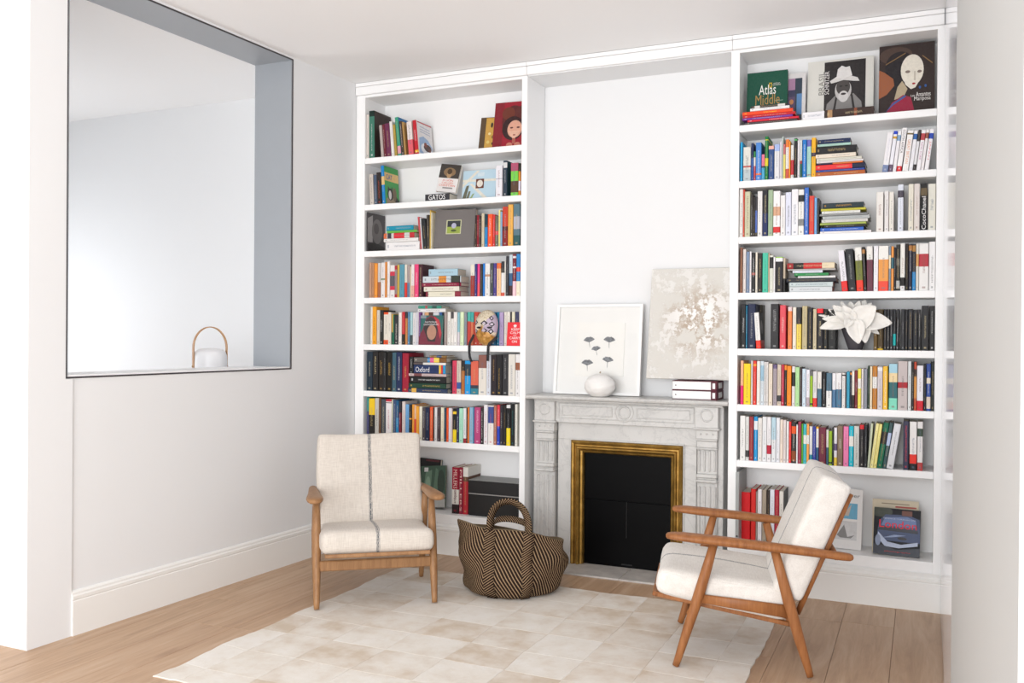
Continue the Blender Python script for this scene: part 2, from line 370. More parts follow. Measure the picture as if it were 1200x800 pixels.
# ------------------------------------------------------------------ fireplace
fp = empty('fireplace', (1.89, .1, 0), label='carved grey-white marble fireplace with brass-framed black screen', cat='fireplace'); FO = Matrix.Translation(-Vector(fp.location))
def fpart(n, mb, mat=M_MARBLE, parent=None):
    o = mb.build(n, mat, fp if parent is None else parent); o.matrix_parent_inverse = FO if parent is None else Matrix(); return o
def fbox(n, x0, x1, y0, y1, z0, z1, ch=.003, mat=M_MARBLE): return fpart(n, MB().box(x0, x1, y0, y1, z0, z1, ch), mat)
FL, FR = 1.300, 2.500
m = MB()
m.box(1.2425, 2.5395, .006, BW-.003, 1.062, 1.088, 0); m.loft([[(x, y+.006, z) for _, y, z in ((0, 0, 1.062), (0, -.008, 1.066), (0, -.012, 1.075), (0, -.008, 1.085), (0, 0, 1.088))] for x in (1.2425, 2.5395)], sm=False)
fpart('mantel_shelf', m)
fbox('under_moulding', FL-.006, FR+.006, .018, BW-.003, 1.050, 1.062, .004)
fbox('frieze', FL+.02, FR-.02, .055, BW-.003, .915, 1.050)
def ring(cx, cy, cz, R, r, n=28, k=8):
    m = MB(); vs = []; fs = []
    for i in range(n):
        a = 2*math.pi*i/n
        for j in range(k):
            b = 2*math.pi*j/k; q = R+r*math.cos(b); vs.append((cx+q*math.cos(a), cy-r*.8*math.sin(b), cz+q*math.sin(a)))
    for i in range(n):
        for j in range(k): fs.append((i*k+j, i*k+(j+1) % k, ((i+1) % n)*k+(j+1) % k, ((i+1) % n)*k+j))
    m.raw(vs, fs, 0, True); return m
def panel_frame(x0, x1, z0, z1, y, w=.007, cut=0):
    m = MB()
    m.box(x0, x1, y-.004, y+.004, z0, z0+w, .002); m.box(x0, x1, y-.004, y+.004, z1-w, z1, .002)
    m.box(x0, x0+w, y-.004, y+.004, z0+w, z1-w, .002); m.box(x1-w, x1, y-.004, y+.004, z0+w, z1-w, .002); return m
fpart('frieze_panel', panel_frame(1.475, 1.812, .962, 1.026, .054)); fpart('frieze_panel', panel_frame(1.968, 2.305, .962, 1.026, .054))
fpart('frieze_border', panel_frame(1.452, 2.328, .944, 1.042, .054, .005))
fpart('roundel', ring(1.889, .054, .994, .036, .006)); fpart('roundel', ring(1.889, .054, .994, .058, .004))
for cx in (1.365, 2.409):
    x0, x1 = cx-.069, cx+.069
    fbox('corner_block', x0, x1, .025, .14, .925, 1.050); fpart('roundel', ring(cx, .025, 1.000, .034, .005))
    fbox('block_moulding', x0-.010, x1+.010, .014, .15, .912, .926, .005)
    fbox('dotted_band', x0+.004, x1-.004, .032, .14, .858, .912)
    for d in (-.036, 0, .036): fpart('dot', MB().loft([[(cx+d+r*math.cos(2*math.pi*k/10), .032-h, .888+r*math.sin(2*math.pi*k/10)) for k in range(10)] for r, h in ((.006, 0), (.0045, .003), (.001, .0042))]))
    fbox('band', x0+.006, x1-.006, .026, .14, .846, .858, .004); fbox('band', x0+.008, x1-.008, .034, .14, .806, .846, .004); fbox('band', x0+.006, x1-.006, .028, .14, .794, .806, .005)
    fbox('capital', x0+.010, x1-.010, .050, .14, .648, .794)
    for j in range(4):
        xx = x0+.016+j*(.138-.032-.014)/3; fbox('rib', xx, xx+.014, .040, .052, .662, .790, .005)
    fbox('band', x0+.006, x1-.006, .030, .14, .624, .648, .007); fbox('band', x0+.010, x1-.010, .040, .14, .614, .624, .003); fbox('band', x0+.004, x1-.004, .026, .14, .596, .614, .007)
    fbox('shaft', x0+.008, x1-.008, .056, .14, .10, .596)
    for j in range(4):
        xx = x0+.014+j*(.138-.028-.016)/3; fbox('rib', xx, xx+.016, .046, .058, .115, .575, .006)
    fbox('pilaster_foot', x0, x1, .036, .14, .012, .10, .004)
    s = -1 if cx < 1.8 else 1
    fbox('outer_jamb', cx+s*.058, cx+s*.092, .075, BW-.003, .012, 1.050)
fbox('jamb_slab', 1.436, 1.528, .088, .16, .012, .806); fbox('jamb_slab', 2.262, 2.338, .088, .16, .012, .806); fbox('lintel_slab', 1.436, 2.338, .088, .16, .806, .915)
for a in ((1.518, 1.530, .806, 'v'), (2.256, 2.266, .806, 'v')): fbox('inner_bead', a[0], a[1], .078, .10, .012, .812, .003)
fbox('inner_bead', 1.518, 2.266, .078, .10, .804, .814, .003)
# brass frame, mitred
prof = [(0, .100), (0, .074), (.010, .066), (.020, .070), (.026, .080), (.034, .078), (.040, .066), (.048, .062), (.056, .070), (.062, .084), (.072, .088), (.078, .098), (.080, .115)]
bx0, bx1, bz1, bz0 = 1.531, 2.255, .803, .014
m = MB(); rings = []
for corner in range(4):
    r = []
    for d, y in prof:
        x, z = [(bx0+d, bz0), (bx0+d, bz1-d), (bx1-d, bz1-d), (bx1-d, bz0)][corner]; r.append((x, y, z))
    rings.append(r)
m.loft(rings, closed=True, caps=True, sm=False); fpart('brass_frame', m, M_BRASS)
M_BLACK = plain('black_painted_metal', '060607', .4, .0, .2, .08)
sc = fbox('fire_screen', bx0+.072, bx1-.072, .122, .135, bz0, bz1-.072, 0, M_BLACK)
for z0, z1 in ((.02, .428), (.432, bz1-.078)): fbox('screen_panel', bx0+.082, bx1-.082, .116, .124, z0, z1, .002, M_BLACK)
fbox('screen_seam', 1.889, 1.893, .114, .118, .20, .428, .001, plain('dark_seam', '1d1d1e', .3))
fbox('screen_latch', 1.86, 1.93, .113, .118, .028, .036, .001, plain('dark_seam', '1d1d1e', .3))
M_HEARTH = M_MARBLE
hs = empty('hearth', (1.89, -.02, 0), label='low grey marble hearth slab in front of the fireplace', cat='hearth'); HO = Matrix.Translation(-Vector(hs.location))
t = NT('grey_hearth_stone'); v = t.coord('Object'); n = t.noise(v, 9, 6, .65); t.set(Base_Color=t.ramp(n, [(.3, hx('a9a4a0')), (.7, hx('c9c4be'))]), Roughness=.5); M_HEARTH = t.m
for a, b in ((1.246, 1.520), (1.522, 1.925), (1.927, 2.262), (2.264, 2.536)):
    o = MB().box(a, b, -.154, .30, .0, .012, .002).build('slab', M_HEARTH, hs); o.matrix_parent_inverse = HO
# ------------------------------------------------------------------ armchairs
def cushion(w, d, h, r=.045, res=(14, 14, 5), bulge=.012, seed=0, wedge=0.0):
    rng = random.Random(seed); ph = [rng.uniform(0, 6) for _ in range(6)]
    m = MB(); dims = (w/2, d/2, h/2)
    for a in range(3):
        b, c = [(1, 2), (2, 0), (0, 1)][a]; nb, nc = res[b], res[c]
        for sgn in (-1, 1):
            vs = []; fs = []
            for i in range(nb+1):
                for j in range(nc+1):
                    p = [0, 0, 0]; p[a] = sgn*dims[a]; p[b] = dims[b]*math.sin((2*i/nb-1)*math.pi/2); p[c] = dims[c]*math.sin((2*j/nc-1)*math.pi/2)
                    q = [max(-dims[k]+r, min(dims[k]-r, p[k])) for k in range(3)]
                    dl = Vector(p)-Vector(q); e = Vector(q) + (dl.normalized()*r if dl.length > 1e-9 else Vector((0, 0, 0)))
                    fx, fy = e.x/dims[0], e.y/dims[1]
                    e.z += math.copysign(bulge, e.z)*(1-fx*fx)*(1-fy*fy)*min(1, abs(e.z)/(dims[2]*.5))
                    if e.z > 0: e.z += wedge*fy*min(1, e.z/(dims[2]*.5))
                    e.z += .003*math.sin(9*e.x+ph[0])*math.sin(11*e.y+ph[1]); e.x += .003*math.sin(13*e.y+ph[2]+4*e.z); e.y += .003*math.sin(12*e.x+ph[3])
                    vs.append(tuple(e))
            for i in range(nb):
                for j in range(nc):
                    k = i*(nc+1)+j; fs.append((k, k+1, k+nc+2, k+nc+1))
            m.raw(vs, fs, 0, True)
    # weld the six sides
    return m
def armchair(loc, rotz, wm, lm, label, seed):
    t = empty('armchair', loc, (0, 0, rotz), label, 'armchair', 'wooden armchairs with pale linen cushions')
    hw = .315; Y = lambda s: s-.285
    for sx in (-1, 1):
        x = sx*hw
        MB().limb([((x, Y(.000), 0), .0145, .0145), ((x, Y(.01), .03), .0165, .0165), ((x, Y(.055), .18), .0215, .0215), ((x, Y(.10), .325), .0235, .0245), ((x, Y(.135), .45), .021, .022), ((x, Y(.163), .556), .017, .018)], 14).build('leg', wm, t)
        MB().limb([((x, Y(.570), 0), .0135, .0145), ((x, Y(.562), .03), .0155, .0165), ((x, Y(.523), .16), .020, .0225), ((x, Y(.480), .31), .0225, .0255), ((x, Y(.450), .42), .020, .022), ((x, Y(.420), .530), .0165, .019)], 14, 2.4).build('leg', wm, t)
        a = []
        for s, z, hx_, hz in ((-.046, .577, .010, .006), (-.040, .577, .024, .012), (-.02, .577, .036, .016), (.03, .575, .044, .0185), (.09, .571, .046, .0195), (.18, .565, .041, .0205), (.32, .556, .034, .0205), (.48, .545, .030, .0195), (.62, .534, .027, .0175), (.70, .527, .0245, .017), (.726, .525, .021, .0155), (.737, .524, .013, .010), (.740, .524, .006, .004)):
            a.append(((x+sx*.012, Y(s), z), hx_, hz))
        MB().limb(a, 16, 2.3).build('armrest', wm, t)
        MB().limb([((x, Y(.105), .305), .010, .019), ((x, Y(.28), .290), .011, .024), ((x, Y(.475), .272), .011, .029)], 12, 4).build('side_rail', wm, t)
        MB().limb([((sx*.255, Y(.520), .250), .011, .012), ((sx*.255, Y(.60), .452), .012, .0145), ((sx*.255, Y(.68), .645), .012, .014), ((sx*.255, Y(.737), .783), .010, .011)], 10, 3).build('back_stile', wm, t)
    m = MB(); m.box(-hw+.015, hw-.015, Y(.046), Y(.070), .186, .242, .006); m.build('front_rail', wm, t)
    m = MB(); m.box(-hw+.012, hw-.012, Y(.470), Y(.492), .225, .275, .006); m.build('back_rail', wm, t)
    # seat frame (tilted) with slats
    sl = math.atan2(.205-.300, .585); R = Matrix.Translation((0, Y(-.095), .300)) @ Matrix.Rotation(sl, 4, 'X')
    m = MB()
    for x in (-.275, .255): m.box(x, x+.02, .0, .60, -.010, .010, .003, mat=R)
    m.box(-.275, .275, -.012, .016, -.010, .010, .004, mat=R); m.box(-.275, .275, .58, .605, -.010, .010, .003, mat=R); m.build('seat_frame', wm, t)
    for k in range(6): MB().box(-.26, .26, .08+k*.085, .11+k*.085, -.006, .002, .001, mat=R).build('seat_slat', wm, t)
    bt = math.atan2(.21, .513); RB = Matrix.Translation((0, Y(.523), .255)) @ Matrix.Rotation(-bt, 4, 'X')
    for z in (.04, .26, .50): MB().box(-.25, .25, -.010, .008, z, z+.032, .004, mat=RB).build('back_slat', wm, t)
    MB().limb([((-hw-.01, Y(.672), .520), .014, .011), ((0, Y(.672), .520), .014, .011), ((hw+.01, Y(.672), .520), .014, .011)], 10, 3).build('rear_rail', wm, t)
    c = cushion(.600, .585, .138, .044, (16, 16, 6), .010, seed, .017).build('seat_cushion', lm, t, Vector((0, Y(-.095), .300)) + Matrix.Rotation(sl, 3, 'X') @ Vector((0, .288, .074)), (sl, 0, 0))
    # back cushion: local z becomes the normal
    o = cushion(.615, .56, .135, .030, (18, 18, 6), .008, seed+3).build('back_cushion', lm, t)
    up = Vector((0, .379, .925)); nrm = Vector((0, -.925, .379)); xr = up.cross(nrm)
    Mx = Matrix((Vector((1, 0, 0)), up, nrm)).transposed().to_4x4()
    Mx.translation = Vector((0, Y(.523), .255)) + up*.325 + nrm*.080
    o.matrix_local = Mx
    return t
def base_from_corner(px, py, ang):   # px,py: front foot on the chair's -x side
    c, s = math.cos(ang), math.sin(ang); lx, ly = .315, .285
    return (px + c*lx - s*ly, py + s*lx + c*ly, 0)
angA = math.radians(37.4); bA = base_from_corner(.666, -1.432, angA); RUGZ = .0095
angB = math.radians(11.97-90); bB = base_from_corner(2.463, -.809, angB)
armchair((bA[0], bA[1], RUGZ), angA, M_OAK, M_LINEN_A, 'light oak armchair facing the room, in front of the left bookcase', 11)
armchair((bB[0], bB[1], RUGZ), angB, M_TEAK, M_LINEN_B, 'darker teak armchair seen from its side, in front of the right bookcase', 23)
# ------------------------------------------------------------------ cowhide patchwork rug
def hide():
    t = NT('cowhide'); oi = t.n('ShaderNodeObjectInfo'); r = oi.outputs['Random']; tc = t.n('ShaderNodeTexCoord')
    off = t.n('ShaderNodeCombineXYZ', i_0=t.math('MULTIPLY', r, 53.0), i_1=t.math('MULTIPLY', r, 29.0)); v = t.n('ShaderNodeVectorMath', operation='ADD', i_0=tc.outputs['Object'], i_1=off.outputs[0]).outputs[0]
    n = t.noise(v, 5.5, 4, .6); fn = t.noise(v, 90, 3, .7); blot = t.noise(v, 14, 3, .6)
    f = t.math('ADD', n, t.math('MULTIPLY', t.math('SUBTRACT', r, .5), .34))
    c = t.ramp(f, [(.26, hx('cdbca8')), (.42, hx('dcd2c6')), (.56, hx('e5dfd6')), (.75, hx('ebe7e1'))])
    c = t.mix(t.math('MULTIPLY', t.ramp(blot, [(.55, (0, 0, 0, 1)), (.8, (1, 1, 1, 1))]), .35), c, hx('cdbda9'))
    c = t.mix(t.math('MULTIPLY', fn, .16), c, hx('bfb2a2'))
    t.set(Base_Color=c, Roughness=.85, Specular_IOR_Level=.2, Sheen_Weight=.1); t.bump(fn, .25, .003); return t.m
M_HIDE = hide()
rug = empty('rug', (1.75, -1.48, 0), label='cream and beige cowhide patchwork rug on the oak floor', cat='rug'); RO = Matrix.Translation(-Vector(rug.location))
xs = [.60, .752, 1.025, 1.322, 1.628, 1.917, 2.200, 2.474, 2.752, 2.905]; ys = [-.445, -.722, -.995, -1.268, -1.538, -1.792, -2.065, -2.33, -2.50]
rg = random.Random(5); jit = {}
def node(i, j):
    if (i, j) not in jit:
        edge = i in (0, len(xs)-1) or j in (0, len(ys)-1)
        jit[i, j] = (xs[i]+rg.uniform(-.008, .008)*(1.8 if edge else 1), ys[j]+rg.uniform(-.008, .008)*(1.8 if edge else 1))
    return jit[i, j]
def edge_pts(a, b, k):
    (x0, y0), (x1, y1) = node(*a), node(*b); rr = random.Random(hash((min(a, b), max(a, b))) & 0xffff)
    border = (a[0] == b[0] and a[0] in (0, len(xs)-1)) or (a[1] == b[1] and a[1] in (0, len(ys)-1)); amp = .005 if border else .0025
    base = [(min(a, b) == a)]
    w = [0]+[rr.uniform(-amp, amp) for _ in range(k-1)]+[0]
    if min(a, b) != a: w = w[::-1]
    dx, dy = y1-y0, x0-x1; L = math.hypot(dx, dy)
    sg = 1 if min(a, b) == a else -1
    return [(x0+(x1-x0)*i/k+dx/L*w[i]*sg, y0+(y1-y0)*i/k+dy/L*w[i]*sg) for i in range(k)]
for i in range(len(xs)-1):
    for j in range(len(ys)-1):
        loop = edge_pts((i, j), (i+1, j), 6)+edge_pts((i+1, j), (i+1, j+1), 6)+edge_pts((i+1, j+1), (i, j+1), 6)+edge_pts((i, j+1), (i, j), 6)
        cx = sum(p[0] for p in loop)/24; cy = sum(p[1] for p in loop)/24
        rings = []
        for sh, z in ((1.0, .0), (.9975, .0045), (.985, .0055)):
            rings.append([(cx+(x-cx)*sh, cy+(y-cy)*sh, z) for x, y in loop])
        m = MB(); m.loft(rings, sm=False); o = m.build('hide_patch', M_HIDE, rug); o.matrix_parent_inverse = RO
# ------------------------------------------------------------------ woven basket
def weave():
    t = NT('striped_woven_wool'); uv = t.n('ShaderNodeSeparateXYZ', i_0=t.n('ShaderNodeUVMap', uv_map='UVMap').outputs[0]); u, v = uv.outputs[0], uv.outputs[1]
    ph = t.math('ADD', t.math('MULTIPLY', u, 54.0), t.math('MULTIPLY', v, 11.5))
    jag = t.math('MULTIPLY', t.math('SUBTRACT', t.math('FRACT', t.math('MULTIPLY', v, 70.0)), .5), .07)
    fr = t.math('FRACT', t.math('ADD', ph, jag)); st = t.math('GREATER_THAN', fr, .69)
    n = t.noise(t.coord('Object'), 160, 2); yarn = t.math('FRACT', t.math('MULTIPLY', v, 70.0))
    c = t.mix(st, t.mix(n, hx('1d1613'), hx('372b25')), t.mix(n, hx('92765a'), hx('b59a78')))
    t.set(Base_Color=c, Roughness=.95, Specular_IOR_Level=.1); t.bump(t.math('ADD', t.math('MULTIPLY', yarn, .25), t.math('MULTIPLY', fr, .8)), .5, .004); return t.m
M_WEAVE = weave(); M_KHAKI = plain('khaki_lining', '6f5f49', .95, 0, .1)
BC = Vector((1.43, -.615, RUGZ-.003))
ba = empty('basket', BC, (0, 0, math.radians(24)), 'dark brown woven basket bag with looped handles beside the fireplace', 'basket')
NT_ = 72; NH = 22
def bsurf(th, t, off=0.0):
    """th=0 towards local +x (photo right), -pi/2 towards the camera"""
    r = .245 + .035*math.sin(min(1, t*2.2)*math.pi/2) + .022*max(0, t-.25)
    r += .020*math.sin(t*11+1.5*math.sin(th*2+1))*(.35+.65*t)*(1-t**5) + .010*math.sin(3*th+4*t) + .006*math.sin(7*th-9*t)
    if t < .06: r -= .03*(1-t/.06)**2
    co, si = math.cos(th), math.sin(th)
    hgt = .352 + .042*(-co) + .012*max(0, -si) - .040*max(0, si) + .008*math.sin(4*th+.5) - .018*max(0, co)**2
    flare = -.012*t**4*abs(co)
    pin = .92 - .42*max(0, t-.35)/.65
    z = hgt*t + .010*math.sin(5*th)*t*(1-t)*2
    return Vector(((r+off+flare)*co*1.06, (r*pin+off)*si, z))
m = MB(); vs = []; fs = []; uvs = []
for j in range(NH+1):
    for i in range(NT_+1): vs.append(bsurf(2*math.pi*i/NT_-math.pi, j/NH))
for j in range(NH):
    for i in range(NT_):
        k = j*(NT_+1)+i; fs.append((k, k+1, k+NT_+2, k+NT_+1)); q = [(i/NT_, j/NH), ((i+1)/NT_, j/NH), ((i+1)/NT_, (j+1)/NH), (i/NT_, (j+1)/NH)]
        uvs.append([(a*1.72, b) for a, b in q])
m.raw(vs, fs, 0, True, None, uvs)
m.build('body', M_WEAVE, ba, recalc=False)
m = MB(); rings = []
for t_, off in ((1.0, 0.0), (1.012, -.005), (1.0, -.012), (.8, -.014), (.5, -.014), (.2, -.016), (.05, -.02)):
    rings.append([tuple(bsurf(2*math.pi*i/48, t_, off)) for i in range(48)])
m.loft(rings, caps=False); m.build('lining', M_KHAKI, ba)
m = MB(); m.loft([[tuple(bsurf(2*math.pi*i/48, .0, 0)) for i in range(48)], [tuple(bsurf(2*math.pi*i/48, .01, -.01)) for i in range(48)]]); m.build('bottom', M_WEAVE, ba)
def ribbon(path, w, thk, name, mat, parent, u0=0.0, flip=False):
    """path: list of (point, width direction, outward normal)"""
    m = MB(); vs = []; fs = []; uv = []; L = 0; n = len(path)
    prev = None; ls = []
    for p, wd, no in path:
        if prev is not None: L += (p-prev).length
        prev = p; ls.append(L)
        wd = wd.normalized(); no = no.normalized()
        vs += [tuple(p-wd*w/2), tuple(p-wd*w/2+no*thk), tuple(p+wd*w/2+no*thk), tuple(p+wd*w/2)]
    for i in range(n-1):
        for k in range(4):
            a, b = i*4+k, i*4+(k+1) % 4; fs.append((a, b, b+4, a+4))
            us = [0, 0, 1, 1]; uu = [us[k], us[(k+1) % 4]]; sg = -1 if flip else 1
            sc = w/1.05
            uv.append([(u0+sg*uu[0]*sc, ls[i]*6), (u0+sg*uu[1]*sc, ls[i]*6), (u0+sg*uu[1]*sc, ls[i+1]*6), (u0+sg*uu[0]*sc, ls[i+1]*6)])
    fs += [(0, 1, 2, 3), tuple(range(4*n-4, 4*n))[::-1]]; uv += [[(0, 0)]*4]*2
    m.raw(vs, fs, 0, True, None, uv); return m.build(name, mat, parent)
for back in (0, 1):
    thA, thB = (-math.pi/2-.42, -math.pi/2+.30) if not back else (math.pi/2+.40, math.pi/2-.35)
    for th, fl_ in ((thA, True), (thB, True)):
        path = []
        for k in range(15):
            t_ = .03+.965*k/14; p = bsurf(th, t_, .001); q = bsurf(th+.05, t_, .001); wd = q-p; up = bsurf(th, min(1, t_+.02), .001)-bsurf(th, t_-.02, .001)
            path.append((p, wd, wd.cross(up)))
        ribbon(path, .060, .007, 'strap', M_WEAVE, ba, .3, fl_)
    a = bsurf(thA, .985, .004); b = bsurf(thB, .985, .004); mid = (a+b)/2; path = []
    rise = .172 if not back else .085; lean = Vector((0, .02, 0)) if not back else Vector((.02, -.10, 0))
    for k in range(25):
        an = math.pi*k/24; p = mid + (a-b)/2*math.cos(an)*(1+.12*math.sin(an)) + Vector((0, 0, rise*math.sin(an)**.85)) + lean*math.sin(an)
        tan = ((a-b)/2*(-math.sin(an)) + Vector((0, 0, rise*math.cos(an)))).normalized(); wd = (Vector((0, 1, 0)).cross(tan)*.75 + Vector((0, .7, 0))) if not back else Vector((.15, 1, .5))
        path.append((p, wd, wd.cross(tan)))
    # loop stands on edge: its width runs front to back, its outside shows the stripe
    ribbon(path, .048, .009, 'handle', M_WEAVE, ba, .1)
# ------------------------------------------------------------------ mantelpiece things
MZ = 1.088
fr = empty('picture_frame', (0, 0, 0), label='white box frame holding a print of five grey ginkgo leaves', cat='picture')
w, h = .585, .590; fy = .165; tilt = math.radians(-7)
M_FRAME = plain('white_frame', 'f6f6f5', .35); M_MAT = plain('ivory_mount', 'f5f4f1', .8); M_PAPER = plain('handmade_paper', 'f8f6f1', .9)
x0f = at(648, 462, fy).x
fr.location = (x0f+w/2, fy, MZ+.0042); fr.rotation_euler = (tilt, 0, 0)
m = MB(); 
for d, y in ((0, 0),): pass
pr = [(0, .03), (0, 0), (.018, 0), (.018, .022)]
rings = [[((-w/2+d, w/2-d, w/2-d, -w/2+d)[c], y, (d, d, h-d, h-d)[c]) for d, y in pr] for c in (0, 1, 2, 3, 0)]
m.loft(rings, closed=True, caps=False, sm=False); m.build('frame', M_FRAME, fr)
bx('backing', M_MAT, fr, -w/2+.016, w/2-.016, .022, .030, .016, h-.016, 0)
pw, ph_ = .325, .35; pcx, pcz = .012, .298
rq = random.Random(3); lp = []
for (ax, az), (bx_, bz) in (((-1, -1), (1, -1)), ((1, -1), (1, 1)), ((1, 1), (-1, 1)), ((-1, 1), (-1, -1))):
    for k in range(9): 
        f = k/9; lp.append((pcx+(ax+(bx_-ax)*f)*pw/2+rq.uniform(-.002, .002), pcz+(az+(bz-az)*f)*ph_/2+rq.uniform(-.002, .002)))
m = MB(); m.loft([[(x, .0215, z) for x, z in lp], [(x, .014, z) for x, z in lp]], sm=False); m.build('paper_sheet', M_PAPER, fr)
t = NT('ginkgo_ink'); n = t.noise(t.coord('Object', (1, 1, 1)), 90, 4, .7); t.set(Base_Color=t.ramp(n, [(.35, hx('55565a')), (.6, hx('8e9094')), (.75, hx('cfcfcf'))]), Roughness=.8); M_LEAF = t.m
def gink(px, py, s, rot):
    p = at(px, py, fy+.01); lx = p.x-fr.location.x; lz = (p.z-MZ)/math.cos(tilt)
    m = MB(); pts = [(0, -.5*s)]
    for k in range(17):
        a = math.radians(155-130*k/16); r = s*(1-.10*abs(math.sin(k*1.9))) * (.88 if k in (8,) else 1)
        pts.append((r*math.cos(a)*1.12, -.5*s+r*math.sin(a)))
    c, q = math.cos(rot), math.sin(rot)
    P = [(lx+x*c-z*q, .0132, lz+x*q+z*c) for x, z in pts]
    for k in range(1, len(P)-1): m.face([P[0], P[k], P[k+1]])
    st = [(-.002*s/.05, -.5*s), (.002*s/.05, -.5*s), (.004, -1.35*s), (.002, -1.35*s)]
    m.face([(lx+x*c-z*q, .0132, lz+x*q+z*c) for x, z in st]); m.build('ginkgo_leaf', M_LEAF, fr, recalc=False)
for a in ((687.5, 398, .040, .1), (711.5, 398, .042, -.05), (696, 408.5, .034, .15), (686.5, 425, .042, 0), (710.5, 421.5, .040, -.1)): gink(*a)
t = NT('picture_glass'); t.t.nodes.remove(t.b); ou = t.t.nodes['Material Output']
tr = t.n('ShaderNodeBsdfTransparent'); gl = t.n('ShaderNodeBsdfGlossy', i_Roughness=.02); fz = t.n('ShaderNodeFresnel', i_IOR=1.45); mx = t.n('ShaderNodeMixShader', i_0=fz.outputs[0], i_1=tr.outputs[0], i_2=gl.outputs[0]); t.t.links.new(mx.outputs[0], ou.inputs[0])
bx('glass', t.m, fr, -w/2+.017, w/2-.017, .007, .009, .017, h-.017, 0)
# archive boxes stacked, canvas standing on them
xa, xb = at(788, 466, .075).x, at(840, 466, .075).x
M_MAROON = plain('maroon_cloth', '5a1a2c', .6); M_BOX = plain('white_box_card', 'efefee', .5)
bh = .0575
for k in (0, 1):
    b = empty('box_file', ((xa+xb)/2, .075, MZ+k*bh), label=('white box file with maroon edges lying on the mantel, lower of two', 'white box file with maroon edges under the abstract canvas, upper of two')[k], cat='box file', group='box files on the mantel')
    hwb = (xb-xa)/2
    MB().box(-hwb, hwb-.035, 0, .20, .004, bh-.004, .002).build('case', M_BOX, b)
    m = MB(); m.box(-hwb-.002, hwb-.036, -.002, .20, 0, .004, .001); m.box(-hwb-.002, hwb-.036, -.002, .20, bh-.004, bh-.0005, .001); m.build('cover_board', M_MAROON, b)
    e = MB().box(hwb-.036, hwb, -.002, .20, 0, bh-.0005, .003).build('spine', M_MAROON, b)
    m = MB().box(hwb-.0005, hwb+.0006, .05, .15, .012, bh-.012, 0); m.box(hwb-.026, hwb-.010, -.0028, -.0015, .012, bh-.012, 0); m.build('label_holder', M_BOX, e)
    m = MB().lathe([(.004, 0), (.003, .002)], 10); 
    MB().loft([[(-hwb+.02+r*math.cos(2*math.pi*q/10), -y, bh/2+r*math.sin(2*math.pi*q/10)) for q in range(10)] for r, y in ((.004, 0), (.003, .002))]).build('finger_hole', plain('dark_stud', '5b4a4a', .5), b)
def canvas():
    t = NT('abstract_impasto'); tc = t.n('ShaderNodeTexCoord'); o = tc.outputs['Object']
    n1 = t.noise(o, 5.5, 6, .68); n2 = t.noise(o, 3.0, 5, .6); n3 = t.noise(o, 26, 5, .7)
    s = t.n('ShaderNodeSeparateXYZ', i_0=o); dx = t.math('SUBTRACT', s.outputs[0], .06); dz = t.math('SUBTRACT', s.outputs[2], .36)
    rad = t.math('SQRT', t.math('ADD', t.math('MULTIPLY', dx, dx), t.math('MULTIPLY', dz, dz)))
    cen = t.ramp(t.math('ADD', rad, t.math('MULTIPLY', n2, .25)), [(.22, (1, 1, 1, 1)), (.40, (0, 0, 0, 1))])
    base = t.mix(n2, hx('d3d0c9'), hx('dedbd5'))
    base = t.mix(t.math('MULTIPLY', cen, t.ramp(n1, [(.44, (0, 0, 0, 1)), (.50, (1, 1, 1, 1))])), base, hx('b8a796'))
    wm = t.ramp(t.math('ADD', t.math('MULTIPLY', n1, .6), t.math('MULTIPLY', n3, .4)), [(.50, (0, 0, 0, 1)), (.53, (1, 1, 1, 1))])
    low = t.math('MULTIPLY', wm, t.math('ADD', .42, t.math('MULTIPLY', cen, .58)))
    c = t.mix(low, base, hx('f4f3f1'))
    dk = t.math('MULTIPLY', cen, t.ramp(n3, [(.66, (0, 0, 0, 1)), (.72, (1, 1, 1, 1))])); c = t.mix(t.math('MULTIPLY', dk, .6), c, hx('8a7a6a'))
    t.set(Base_Color=c, Roughness=.8); t.bump(t.math('ADD', n3, t.math('MULTIPLY', wm, .6)), .5, .004); return t.m
cy = .13; cx0, cx1 = at(757, 441, cy).x, 2.537
ct = math.radians(-10); cb = empty('canvas_painting', ((cx0+cx1)/2, cy, MZ+2*bh+.0058), (ct, 0, 0), 'square abstract canvas in greige and white leaning on the chimney breast', 'painting')
cw = (cx1-cx0)/2
bx('painted_canvas', canvas(), cb, -cw, cw, 0, .018, 0.0005, .70, .003)
m = MB()
for a in ((-cw+.004, -cw+.03, .002, .698), (cw-.03, cw-.004, .002, .698)): m.box(a[0], a[1], .0181, .03, a[2], a[3], 0)
m.box(-cw+.03, cw-.03, .0181, .03, .004, .03, 0); m.box(-cw+.03, cw-.03, .0181, .03, .668, .696, 0); m.build('stretcher', wood('pine_stretcher', 'b89468', 'd4b48a'), cb)
# white textured ball
bp = at(703, 453, .062); R_ = .088
ob = empty('decorative_ball', (bp.x, .062, MZ), label='white wrinkled decorative ball standing on the marble mantel', cat='ornament')
m = MB(); rings = []
for j in range(33):
    a = math.pi*(j/32); zz = -math.cos(a); r = math.sin(a)
    ring_ = []
    for k in range(64):
        th = 2*math.pi*k/64; d = 1+.016*math.sin(9*th+6*math.sin(2.3*a+th))*r + .010*math.sin(17*a+3*math.sin(3*th))*r
        ring_.append((R_*r*d*1.10*math.cos(th), R_*r*d*1.10*math.sin(th), max(.0, R_*.86*(1+zz*d)*1.0-.008)))
    rings.append(ring_)
m.loft(rings, caps=True); M_PLASTER = plain('white_plaster', 'efedea', .8); m.build('ball', M_PLASTER, ob)
m = MB(); m.limb([((0, 0, R_*1.70), .006, .006), ((.003, 0, R_*1.78), .004, .004), ((.004, 0, R_*1.82), .002, .002)], 8); m.build('stalk', plain('dry_stalk', 'a89c8c', .8), ob)
